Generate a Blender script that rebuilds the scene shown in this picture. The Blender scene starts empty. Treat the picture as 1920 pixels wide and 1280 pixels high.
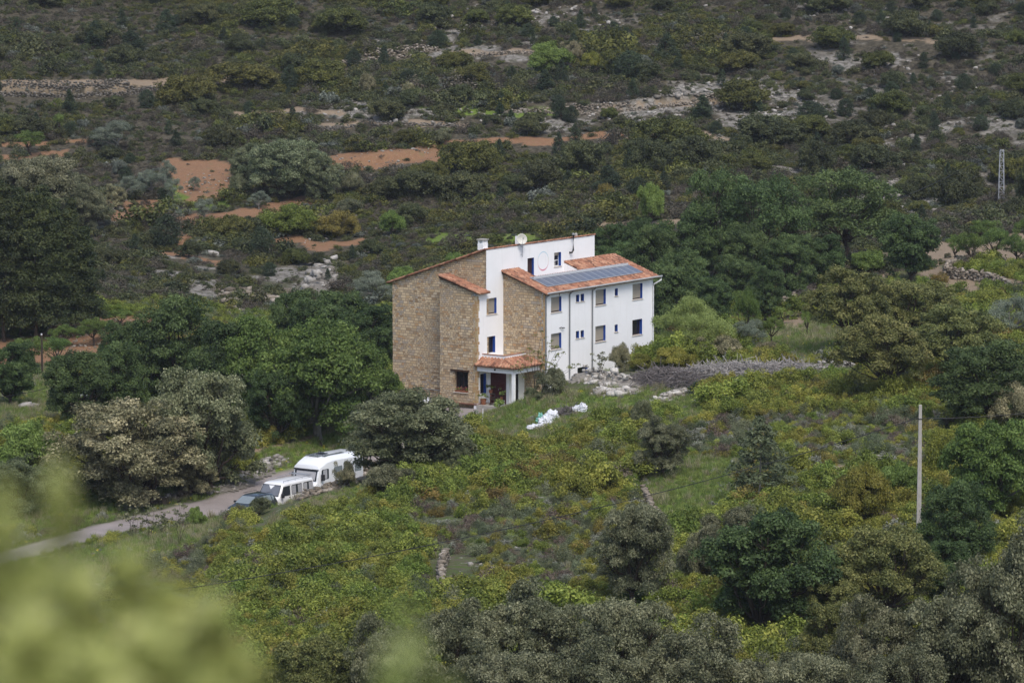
import bpy, math, random
import numpy as np
from mathutils import Vector, Matrix
R = math.radians
scene = bpy.context.scene

# ------------------------------------------------------------------ camera, sky, sun
CZ, FPX, HORIZ = 40.0, 7200.0, 875.0
PITCH = math.atan(HORIZ / FPX); CP, SP = math.cos(PITCH), math.sin(PITCH)
cam = bpy.data.cameras.new('camera'); camo = bpy.data.objects.new('camera', cam)
scene.collection.objects.link(camo)
cam.lens = FPX / 1920 * 36; cam.sensor_width = 36; cam.clip_end = 5000; cam.clip_start = 0.1
camo.location = (0, 0, CZ); camo.rotation_euler = (R(90) - PITCH, 0, 0)
cam.dof.use_dof = True; cam.dof.focus_distance = 285; cam.dof.aperture_fstop = 3.2
scene.camera = camo
SUN_EL, SUN_AZ = 56.0, 163.0      # azimuth clockwise from +Y (camera looks along +Y)
w = bpy.data.worlds.new('World'); scene.world = w; w.use_nodes = True
nt = w.node_tree; bg = nt.nodes['Background']
sk = nt.nodes.new('ShaderNodeTexSky'); sk.sky_type = 'NISHITA'; sk.sun_disc = False
sk.sun_elevation = R(SUN_EL); sk.sun_rotation = R(SUN_AZ); sk.air_density = 1.0; sk.dust_density = 2.5; sk.ozone_density = 1.0
nt.links.new(sk.outputs[0], bg.inputs[0]); bg.inputs[1].default_value = 0.15
sun = bpy.data.lights.new('sun', 'SUN'); suno = bpy.data.objects.new('sun', sun)
scene.collection.objects.link(suno)
sun.energy = 1.55; sun.angle = R(24); sun.color = (1.0, 0.95, 0.87)
d = Vector((math.sin(R(SUN_AZ)) * math.cos(R(SUN_EL)), math.cos(R(SUN_AZ)) * math.cos(R(SUN_EL)), math.sin(R(SUN_EL))))
suno.rotation_euler = d.to_track_quat('Z', 'Y').to_euler(); suno.location = (0, 200, 150)
scene.view_settings.view_transform = 'Standard'; scene.view_settings.look = 'None'
scene.view_settings.gamma = 1; scene.view_settings.exposure = 0.52
scene.cycles.use_denoising = True
scene.cycles.max_bounces = 6; scene.cycles.diffuse_bounces = 3; scene.cycles.transparent_max_bounces = 4
scene.cycles.glossy_bounces = 2; scene.cycles.transmission_bounces = 3

# ------------------------------------------------------------------ pixel helpers (1920x1280 photograph)
def ray(px, py):
    dx = (px - 960) / FPX; dy = -(py - 640) / FPX
    return np.array([dx, CP + dy * SP, -SP + dy * CP])
def at_d(px, py, dist):                  # point on the ray at forward distance y = dist
    r = ray(px, py); t = dist / r[1]
    return np.array([r[0] * t, dist, CZ + r[2] * t])
def project(x, y, z):
    zz = z - CZ; fw = y * CP - zz * SP; up = y * SP + zz * CP
    fw = np.maximum(fw, 0.5)
    return 960 + FPX * x / fw, 640 - FPX * up / fw

# ------------------------------------------------------------------ terrain height from surveyed points
ctl = []
def cz_(px, py, z):                      # survey point of known height
    r = ray(px, py); t = (z - CZ) / r[2]; ctl.append((r[0] * t, r[1] * t, z))
def cd_(px, py, dist):                   # survey point of known distance
    p = at_d(px, py, dist); ctl.append(tuple(p))
for a in [(870,785,-.25),(830,800,-.4),(760,828,-1.0),(700,855,-1.5),(640,880,-1.95),(560,905,-2.25),(480,925,-2.4),(400,948,-2.45),(300,965,-2.55),(200,990,-2.65),
          (100,1018,-2.85),(0,1046,-3.1),(-150,1100,-3.4),(600,825,-.9),(500,868,-1.3),(450,905,-1.9),(350,905,-2.2),(150,940,-2.5),(0,960,-2.7),(-200,960,-2.7),
          (560,960,-2.3),(480,978,-2.35),(640,936,-2.1),(360,995,-2.0),(200,1050,-2.3),(0,1090,-2.6),
          (560,936,-1.1),(520,951,-1.3),(600,922,-.9),(640,910,-.75),(690,890,.1),(740,890,.5),(470,967,-.9),(430,985,-1.2),(350,1010,-1.1),
          (560,1000,.2),(400,1060,-.3),(600,1100,.7),(300,1150,-.4),(800,880,.5),(900,850,1.0),(850,950,1.0),(900,1050,1.1),(750,1150,.9),(1000,900,1.7),
          (1000,745,1.7),(930,775,.9),(1050,712,3.0),(1090,704,3.3),(1140,702,3.5),(1200,700,3.6),(1250,745,2.9),(1100,800,2.3),(1200,850,2.3),(1150,1000,1.6),(1000,1150,1.0),
          (1400,700,4.1),(1400,850,2.8),(1400,1000,2.0),(1400,1180,.8),(1600,700,4.3),(1600,850,3.3),(1600,1000,2.3),(1800,720,4.2),(1800,850,3.6),(1800,1000,2.6),
          (2050,700,4.5),(2050,850,4.2),(2050,1000,3.2),(1800,1180,1.0),(2050,1200,1.2),(600,1300,.5),(1000,1320,.8),(1400,1350,.6),(1800,1400,.8),(200,1300,-.5),(-200,1300,-1.5),
          (600,1600,1),(1200,1600,1.5),(1900,1600,1.5),(0,1600,0),(-400,1500,0),(2400,1500,2)]:
    cz_(*a)
for a in [(1300,650,300),(1230,668,301),(1480,640,312),(1440,655,308),(1540,570,336),(1500,600,325),(1600,520,352),(1700,510,356),(1830,540,340),(1830,505,350),(1750,420,392),
          (1900,440,385),(2100,450,380),(1877,382,425),(1600,400,402),(1450,430,392),(1300,430,390),(1300,340,420),(1150,420,396),(900,440,400),(900,560,362),(800,640,338),(700,700,312),(1250,560,345),(1380,560,345),
          (100,640,333),(230,600,342),(20,690,318),(100,700,312),(50,760,290),(300,720,302),(500,720,300),(600,780,283),(250,780,283),(0,860,262),
          (500,560,370),(420,520,380),(300,520,376),(100,560,362),(-150,600,345),
          (-300,450,400),(0,450,402),(300,450,403),(600,450,404),(650,330,440),(300,400,418),(400,340,437),(100,300,446),
          (-300,300,446),(350,300,448),(730,290,450),(1000,300,446),(1200,250,458),(1600,250,452),(2000,250,452),(2300,350,430),
          (-300,150,485),(100,160,482),(600,150,486),(1000,200,470),(1300,195,470),(1600,150,478),(2000,150,476),(2400,150,476),
          (-300,0,520),(300,0,522),(900,0,522),(1500,0,516),(2200,0,514)]:
    cd_(*a)
HX, HY, HA = 2.498, 289.9, 0.955
ca, sa = math.cos(HA), math.sin(HA)
def h2w(u, v, z=0): return (HX + u * ca - v * sa, HY + u * sa + v * ca, z)
for a in [(-3.6,-.5,-.15),(-3.8,3.9,-.25),(-4.5,6,-.4),(-4,9,-.5),(-2.5,13,-.6),(-1,-.8,.3),(1.5,-.8,.9),(4,-1,1.6),(8,-1,1.7),(12,-1,1.6),(16,0,1.4),(16,8,.8),(8,14,-.2),(2,15,-.4),(-8,6,-.4),(-7,12,-.5),(6,6,.2),(12,6,.4)]:
    ctl.append(h2w(*a))
for d_, zz in [(130,3.5),(100,10),(75,16),(50,22),(30,28.5),(15,34),(5,37.6),(0,38.4),(-30,41),(-90,44)]:
    for xx in (-140,-50,-12,12,50,140): ctl.append((xx, d_, zz + (0 if abs(xx) < 20 else random.Random(d_).uniform(-.5,.5))))
for d_, zz in [(600,45),(700,68),(900,95)]:
    for xx in (-400,-200,0,200,400): ctl.append((xx, d_, zz))
for xx in (-260, 260):
    for d_, zz in [(180,2),(260,1),(340,2),(420,5),(500,18)]: ctl.append((xx, d_, zz + (3 if xx > 0 else 1)))
ctl = np.array(ctl, float)
_S = 100.0
def _K(r2): return np.where(r2 > 1e-12, .5 * r2 * np.log(np.maximum(r2, 1e-12)), 0)
_P = ctl[:, :2] / _S; n_ = len(_P)
A_ = np.zeros((n_ + 3, n_ + 3)); D2 = ((_P[:, None] - _P[None]) ** 2).sum(-1)
A_[:n_, :n_] = _K(D2) + np.eye(n_) * 2e-4; A_[:n_, n_] = 1; A_[:n_, n_+1:] = _P; A_[n_:, :n_] = A_[:n_, n_:].T
_W = np.linalg.solve(A_, np.r_[ctl[:, 2], 0, 0, 0])
GX = np.arange(-420, 421, 2.5); GY = np.arange(-100, 901, 2.5)
_gx, _gy = np.meshgrid(GX, GY)
def _tps(x, y):
    q = np.stack([x, y], -1) / _S; out = np.zeros(x.shape)
    for i in range(n_): out += _W[i] * _K((q[..., 0] - _P[i, 0]) ** 2 + (q[..., 1] - _P[i, 1]) ** 2)
    return out + _W[n_] + q[..., 0] * _W[n_+1] + q[..., 1] * _W[n_+2]
GZ = _tps(_gx, _gy)

# value noise in world space
_nr = np.random.default_rng(5); _NT = _nr.random((256, 256))
def vnoise(x, y, s):
    x = np.asarray(x, float) / s + 1000.0; y = np.asarray(y, float) / s + 1000.0
    xi = np.floor(x).astype(int); yi = np.floor(y).astype(int); fx = x - xi; fy = y - yi
    fx = fx * fx * (3 - 2 * fx); fy = fy * fy * (3 - 2 * fy)
    g = lambda a, b: _NT[a & 255, b & 255]
    return (g(xi, yi) * (1 - fx) * (1 - fy) + g(xi + 1, yi) * fx * (1 - fy) + g(xi, yi + 1) * (1 - fx) * fy + g(xi + 1, yi + 1) * fx * fy)
def fbm(x, y, s, o=4):
    t = 0; a = 1; n = 0
    for k in range(o): t = t + a * vnoise(x + 37 * k, y - 11 * k, s / 2 ** k); n += a; a *= .55
    return t / n

# roads and terraces, in plan
def ground_pts(lst, z): 
    out = []
    for px, py in lst:
        r = ray(px, py); t = (z - CZ) / r[2]; out.append((r[0] * t, r[1] * t))
    return out
ROAD = []
for _p in [(-260,1128,-3.6),(-100,1082,-3.3),(0,1046,-3.1),(120,1013,-2.8),(230,982,-2.6),(330,960,-2.5),(430,940,-2.4),(540,908,-2.3),(640,878,-1.9),(730,845,-1.3),(800,812,-.6),(855,783,-.3),(875,772,-.25)]:
    ROAD += ground_pts([_p[:2]], _p[2])
LAYBY = []
for _p in [(430,990,-2.4),(520,965,-2.35),(620,930,-2.2),(680,905,-1.9)]: LAYBY += ground_pts([_p[:2]], _p[2])
def seg_dist(x, y, pl):
    best = np.full(np.shape(x), 1e9)
    for (x0, y0), (x1, y1) in zip(pl[:-1], pl[1:]):
        dx, dy = x1 - x0, y1 - y0; L2 = dx * dx + dy * dy
        t = np.clip(((x - x0) * dx + (y - y0) * dy) / L2, 0, 1)
        best = np.minimum(best, np.hypot(x - x0 - t * dx, y - y0 - t * dy))
    return best
def bil(x, y):
    x = np.asarray(x, float); y = np.asarray(y, float)
    fx = np.clip((x - GX[0]) / 2.5, 0, len(GX) - 1.001); fy = np.clip((y - GY[0]) / 2.5, 0, len(GY) - 1.001)
    i = fx.astype(int); j = fy.astype(int); fx = fx - i; fy = fy - j
    return GZ[j, i] * (1 - fx) * (1 - fy) + GZ[j, i+1] * fx * (1 - fy) + GZ[j+1, i] * (1 - fx) * fy + GZ[j+1, i+1] * fx * fy
def smooth(a, b, t): t = np.clip((t - a) / (b - a), 0, 1); return t * t * (3 - 2 * t)
TERR = []                                # terraces held up by dry stone walls: (polyline in plan, step height)
def terr_line(pts, step): TERR.append(([tuple(hit0(px, py)[:2]) for px, py in pts], step))
def hit0(px, py, H=None):
    H = H or bil; r = ray(px, py); ts = np.arange(60, 700, .5) / r[1]
    x = r[0] * ts; y = r[1] * ts; z = CZ + r[2] * ts
    below = z < H(x, y); k = int(np.argmax(below)) if below.any() else len(ts) - 1
    lo, hi = ts[max(k-1, 0)], ts[k]
    for _ in range(14):
        m = (lo + hi) / 2
        if CZ + r[2] * m < float(H(r[0] * m, r[1] * m)): hi = m
        else: lo = m
    return np.array([r[0] * hi, r[1] * hi, CZ + r[2] * hi])
terr_line([(-260,176),(-100,174),(0,172),(130,174),(230,172),(300,166)], 1.1)
terr_line([(640,117),(700,106),(760,100),(830,94)], .7)
terr_line([(950,212),(1060,211),(1180,206),(1250,199),(1310,192),(1400,183)], .8)
terr_line([(560,315),(630,312),(700,303),(760,298),(830,294)], .7)
def Hgt(x, y):
    z = bil(x, y)
    far = smooth(190, 215, np.asarray(y, float))
    amp = .12 + .5 * smooth(360, 420, np.asarray(y, float))
    rd = np.minimum(seg_dist(x, y, ROAD), seg_dist(x, y, LAYBY))
    hx = np.asarray(x, float) - HX; hy = np.asarray(y, float) - HY
    u = hx * ca + hy * sa; v = -hx * sa + hy * ca
    hd = np.maximum(np.maximum(-5 - u, u - 17), np.maximum(-3 - v, v - 15))
    k = smooth(2.2, 6, rd) * smooth(0, 4, hd)
    z = z + (fbm(x, y, 9, 4) - .5) * 2.4 * amp * k * (.4 + .6 * far)
    for pl, st in TERR:
        sx = np.array([p[0] for p in pl]); sy = np.array([p[1] for p in pl])
        yl = np.interp(x, sx, sy)
        edge = smooth(sx[0], sx[0] + 4, x) * (1 - smooth(sx[-1] - 4, sx[-1], x))
        dd = np.asarray(y, float) - yl
        z = z + edge * st * (smooth(-.25, .25, dd) * np.exp(-np.maximum(dd, 0) / 6.0) - .35 * np.exp(-np.maximum(-dd, 0) / 3.) * (dd < 0))
    return z
def hit(px, py): return hit0(px, py, Hgt)
def gz(x, y): return float(Hgt(np.array([x]), np.array([y]))[0])

# ------------------------------------------------------------------ object helpers
COL = scene.collection
def tag(o, label=None, cat=None, group=None, kind=None):
    if label: o['label'] = label
    if cat: o['category'] = cat
    if group: o['group'] = group
    if kind: o['kind'] = kind
    return o
def thing(name, label, cat, loc=(0, 0, 0), rz=0, group=None):
    o = bpy.data.objects.new(name, None); COL.objects.link(o); o.location = loc; o.rotation_euler = (0, 0, rz)
    o.empty_display_size = .3
    return tag(o, label, cat, group)
class MB:
    def __init__(s): s.v = []; s.f = []
    def add(s, vs, fs):
        n = len(s.v); s.v.extend([tuple(map(float, p)) for p in vs]); s.f.extend([tuple(n + i for i in f) for f in fs]); return s
    def box(s, x0, x1, y0, y1, z0, z1):
        return s.add([(x0,y0,z0),(x1,y0,z0),(x1,y1,z0),(x0,y1,z0),(x0,y0,z1),(x1,y0,z1),(x1,y1,z1),(x0,y1,z1)],
                     [(0,3,2,1),(4,5,6,7),(0,1,5,4),(1,2,6,5),(2,3,7,6),(3,0,4,7)])
    def quad(s, a, b, c, d): return s.add([a, b, c, d], [(0, 1, 2, 3)])
    def prism(s, poly, axis, a, b):      # poly 2D extruded along axis between a and b
        n = len(poly)
        def P(p, t): return {'x': (t, p[0], p[1]), 'y': (p[0], t, p[1]), 'z': (p[0], p[1], t)}[axis]
        vs = [P(p, a) for p in poly] + [P(p, b) for p in poly]
        return s.add(vs, [tuple(range(n))[::-1], tuple(range(n, 2*n))] + [(i, (i+1) % n, n + (i+1) % n, n + i) for i in range(n)])
    def tube(s, pts, rad, n=6, cap=True):
        pts = [Vector(p) for p in pts]; rads = rad if isinstance(rad, (list, tuple)) else [rad] * len(pts)
        base = len(s.v)
        for i, p in enumerate(pts):
            t = (pts[min(i+1, len(pts)-1)] - pts[max(i-1, 0)]); t = t.normalized() if t.length > 1e-9 else Vector((0,0,1))
            a = t.cross(Vector((0, 0, 1))); a = t.cross(Vector((1, 0, 0))) if a.length < .1 else a
            a.normalize(); b = t.cross(a)
            for k in range(n):
                w_ = 2 * math.pi * k / n; s.v.append(tuple(p + (a * math.cos(w_) + b * math.sin(w_)) * rads[i]))
        for i in range(len(pts) - 1):
            for k in range(n):
                s.f.append((base + i*n + k, base + i*n + (k+1) % n, base + (i+1)*n + (k+1) % n, base + (i+1)*n + k))
        if cap:
            s.f.append(tuple(base + k for k in range(n))[::-1]); s.f.append(tuple(base + (len(pts)-1)*n + k for k in range(n)))
        return s
    def mesh(s, name):
        m = bpy.data.meshes.new(name); m.from_pydata(s.v, [], s.f); m.update(); return m
    def build(s, name, mat, parent=None, bevel=0, smooth_=False, loc=None):
        m = s.mesh(name); m.materials.append(mat)
        o = bpy.data.objects.new(name, m); COL.objects.link(o)
        if parent: o.parent = parent
        if loc: o.location = loc
        if smooth_: m.polygons.foreach_set('use_smooth', [True] * len(m.polygons))
        if bevel:
            b = o.modifiers.new('bevel', 'BEVEL'); b.width = bevel; b.segments = 2; b.limit_method = 'ANGLE'; b.angle_limit = R(30)
        return o
def np_mesh(name, V, F, mat=None, attrs=None, smooth_=False):      # V (n,3), F (m,4) numpy
    m = bpy.data.meshes.new(name); k = F.shape[1]
    m.vertices.add(len(V)); m.vertices.foreach_set('co', np.ascontiguousarray(V, np.float32).ravel())
    m.loops.add(F.size); m.loops.foreach_set('vertex_index', np.ascontiguousarray(F, np.int32).ravel())
    m.polygons.add(len(F)); m.polygons.foreach_set('loop_start', np.arange(0, F.size, k, dtype=np.int32))
    if smooth_: m.polygons.foreach_set('use_smooth', np.ones(len(F), bool))
    for an, (typ, arr) in (attrs or {}).items():
        a = m.attributes.new(an, typ, 'POINT')
        a.data.foreach_set('color' if 'COLOR' in typ else ('vector' if 'VECTOR' in typ else 'value'), np.ascontiguousarray(arr, np.float32).ravel())
    m.update(calc_edges=True)
    if mat: m.materials.append(mat)
    return m

# ------------------------------------------------------------------ materials
class NB:                                # tiny node-graph builder
    def __init__(s, name):
        s.m = bpy.data.materials.new(name); s.m.use_nodes = True; s.t = s.m.node_tree; s.t.nodes.clear()
        s.out = s.n('ShaderNodeOutputMaterial')
    def n(s, typ, **kw):
        nd = s.t.nodes.new(typ)
        for k, v in kw.items(): setattr(nd, k, v)
        return nd
    def l(s, a, b): s.t.links.new(a, b)
    def val(s, sock, x):
        if hasattr(x, 'is_linked') or isinstance(x, bpy.types.NodeSocket): s.l(x, sock)
        else: sock.default_value = x
    def coord(s, which='Object'): return s.n('ShaderNodeTexCoord').outputs[which]
    def noise(s, vec, scale, detail=4, rough=.55, out='Fac'):
        nd = s.n('ShaderNodeTexNoise'); s.l(vec, nd.inputs['Vector']); nd.inputs['Scale'].default_value = scale
        nd.inputs['Detail'].default_value = detail; nd.inputs['Roughness'].default_value = rough; return nd.outputs[out]
    def ramp(s, fac, stops, interp='LINEAR'):
        nd = s.n('ShaderNodeValToRGB'); s.l(fac, nd.inputs[0]); cr = nd.color_ramp; cr.interpolation = interp
        while len(cr.elements) < len(stops): cr.elements.new(.5)
        for e, (p, c) in zip(cr.elements, stops):
            e.position = p; e.color = (*(c if isinstance(c, (tuple, list)) else (c,) * 3), 1)
        return nd.outputs[0]
    def mix(s, fac, a, b, blend='MIX'):
        nd = s.n('ShaderNodeMix', data_type='RGBA', blend_type=blend)
        s.val(nd.inputs[0], fac)
        for sk_, x in ((nd.inputs[6], a), (nd.inputs[7], b)):
            if isinstance(x, bpy.types.NodeSocket): s.l(x, sk_)
            else: sk_.default_value = (*x, 1)
        return nd.outputs[2]
    def math(s, op, a, b=0.0, c=None):
        nd = s.n('ShaderNodeMath', operation=op); s.val(nd.inputs[0], a); s.val(nd.inputs[1], b)
        if c is not None: s.val(nd.inputs[2], c)
        return nd.outputs[0]
    def bump(s, h, strength=.3, dist=.02):
        nd = s.n('ShaderNodeBump'); nd.inputs['Strength'].default_value = strength; nd.inputs['Distance'].default_value = dist; s.l(h, nd.inputs['Height']); return nd.outputs[0]
    def pbsdf(s, col, rough=.8, spec=.3, metal=0, normal=None):
        p = s.n('ShaderNodeBsdfPrincipled')
        if isinstance(col, bpy.types.NodeSocket): s.l(col, p.inputs['Base Color'])
        else: p.inputs['Base Color'].default_value = (*col, 1)
        s.val(p.inputs['Roughness'], rough); p.inputs['Specular IOR Level'].default_value = spec; p.inputs['Metallic'].default_value = metal
        if normal: s.l(normal, p.inputs['Normal'])
        return p
    def done(s, sh): s.l(sh.outputs[0] if hasattr(sh, 'outputs') else sh, s.out.inputs[0]); return s.m
def simple(name, col, rough=.6, spec=.3, metal=0, var=.12, scale=6, bump=0):
    b = NB(name); c = b.coord(); nz = b.noise(c, scale, 5)
    cc = b.mix(nz, tuple(x * (1 - var) for x in col), tuple(min(1, x * (1 + var)) for x in col))
    return b.done(b.pbsdf(cc, rough, spec, metal, b.bump(nz, bump, .02) if bump else None))
def leaf_mat(name, dark, mid, light, hue=.03, val=.25, trans=.25, rough=.55):
    dark, mid, light = [tuple(min(.8, q_ * 1.28) for q_ in t_) for t_ in (dark, mid, light)]
    b = NB(name); at = b.n('ShaderNodeAttribute', attribute_name='tint')
    col = b.ramp(at.outputs['Fac'], [(0, dark), (.45, mid), (1, light)])
    oi = b.n('ShaderNodeObjectInfo').outputs['Random']
    hs = b.n('ShaderNodeHueSaturation'); b.l(col, hs.inputs['Color'])
    r2 = b.n('ShaderNodeTexWhiteNoise', noise_dimensions='1D'); b.l(oi, r2.inputs['W'])
    hs.inputs['Saturation'].default_value = .95
    b.l(b.math('MULTIPLY_ADD', oi, 2 * hue, .5 - hue), hs.inputs['Hue'])
    b.l(b.math('MULTIPLY_ADD', r2.outputs[0], 2 * val, 1 - val), hs.inputs['Value'])
    p = b.pbsdf(hs.outputs[0], rough, .25)
    tr = b.n('ShaderNodeBsdfTranslucent'); b.l(hs.outputs[0], tr.inputs[0])
    mx = b.n('ShaderNodeMixShader'); mx.inputs[0].default_value = trans; b.l(p.outputs[0], mx.inputs[1]); b.l(tr.outputs[0], mx.inputs[2])
    return b.done(mx)
M = {}
M['oak']     = leaf_mat('holm oak leaves', (.03,.042,.016), (.095,.112,.05), (.23,.245,.135), .015, .15)
M['oakf']    = leaf_mat('flowering oak leaves', (.035,.038,.016), (.16,.15,.075), (.42,.37,.22), .012, .12)
M['oakg']    = leaf_mat('grey oak leaves', (.03,.037,.016), (.105,.112,.056), (.27,.265,.155), .012, .12)
M['quej']    = leaf_mat('yellowing oak leaves', (.028,.036,.009), (.095,.108,.028), (.25,.24,.075), .012, .15)
M['broad']   = leaf_mat('broad green leaves', (.022,.042,.009), (.075,.122,.022), (.165,.23,.05), .012, .12, .35)
M['darkg']   = leaf_mat('dark green leaves', (.014,.028,.009), (.050,.082,.023), (.11,.16,.046), .012, .15, .3)
M['bright']  = leaf_mat('fresh green leaves', (.04,.065,.01), (.12,.175,.03), (.24,.32,.08), .012, .12, .35)
M['willow']  = leaf_mat('light willow leaves', (.09,.12,.025), (.20,.26,.065), (.31,.38,.12), .01, .1, .35)
M['olive']   = leaf_mat('olive leaves', (.045,.058,.035), (.12,.145,.10), (.25,.28,.21), .012, .12)
M['pine']    = leaf_mat('pine needles', (.010,.018,.007), (.030,.042,.012), (.075,.088,.024), .012, .12, .1)
M['sapl']    = leaf_mat('pine sapling needles', (.03,.045,.02), (.08,.105,.05), (.15,.18,.09), .012, .12, .2)
M['junip']   = leaf_mat('juniper needles', (.008,.016,.008), (.024,.038,.017), (.05,.07,.03), .012, .22, .1)
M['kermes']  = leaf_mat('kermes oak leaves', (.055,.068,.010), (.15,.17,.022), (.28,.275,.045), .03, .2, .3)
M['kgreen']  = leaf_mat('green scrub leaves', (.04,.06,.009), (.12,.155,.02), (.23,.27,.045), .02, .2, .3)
M['rust']    = leaf_mat('rusty scrub leaves', (.05,.042,.010), (.145,.12,.024), (.25,.20,.045), .02, .2, .3)
M['rosm']    = leaf_mat('rosemary leaves', (.035,.045,.02), (.095,.115,.055), (.19,.21,.12), .02, .22, .2)
M['heath']   = leaf_mat('dry heather twigs', (.035,.025,.018), (.10,.075,.055), (.18,.14,.11), .02, .25, .1)
M['greyb']   = leaf_mat('grey thyme leaves', (.05,.05,.04), (.13,.135,.10), (.24,.25,.20), .02, .2, .1)
M['farg']    = leaf_mat('cloud shaded hillside scrub leaves', (.016,.020,.007), (.048,.056,.020), (.105,.112,.040), .02, .25, .2)  # far slope's cloud shadow is put into these four hillside leaf colours
M['farb']    = leaf_mat('cloud shaded hillside heather twigs', (.022,.019,.012), (.062,.053,.036), (.12,.105,.075), .02, .25, .1)
M['fark']    = leaf_mat('cloud shaded hillside kermes leaves', (.02,.024,.005), (.062,.070,.013), (.135,.135,.026), .025, .2, .2)
M['fargr']   = leaf_mat('cloud shaded hillside grey shrub leaves', (.03,.036,.028), (.08,.092,.07), (.16,.175,.14), .02, .2, .2)
M['grass']   = leaf_mat('grass blades', (.07,.10,.018), (.125,.175,.035), (.21,.25,.075), .02, .15, .3)
M['dry']     = leaf_mat('dry grass blades', (.12,.11,.05), (.20,.19,.10), (.32,.29,.17), .02, .15, .3)
M['flower']  = leaf_mat('yellow flowers', (.35,.26,.01), (.55,.42,.02), (.7,.55,.04), .01, .1, .2)
M['fore']    = leaf_mat('young shoot leaves', (.11,.125,.03), (.36,.40,.11), (.56,.57,.26), .02, .1, .35)
M['bark']    = simple('bark', (.055,.042,.032), .9, .1, var=.4, scale=9, bump=.5)
M['palebark']= simple('pale bark', (.16,.15,.13), .9, .1, var=.3, scale=9, bump=.5)

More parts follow.
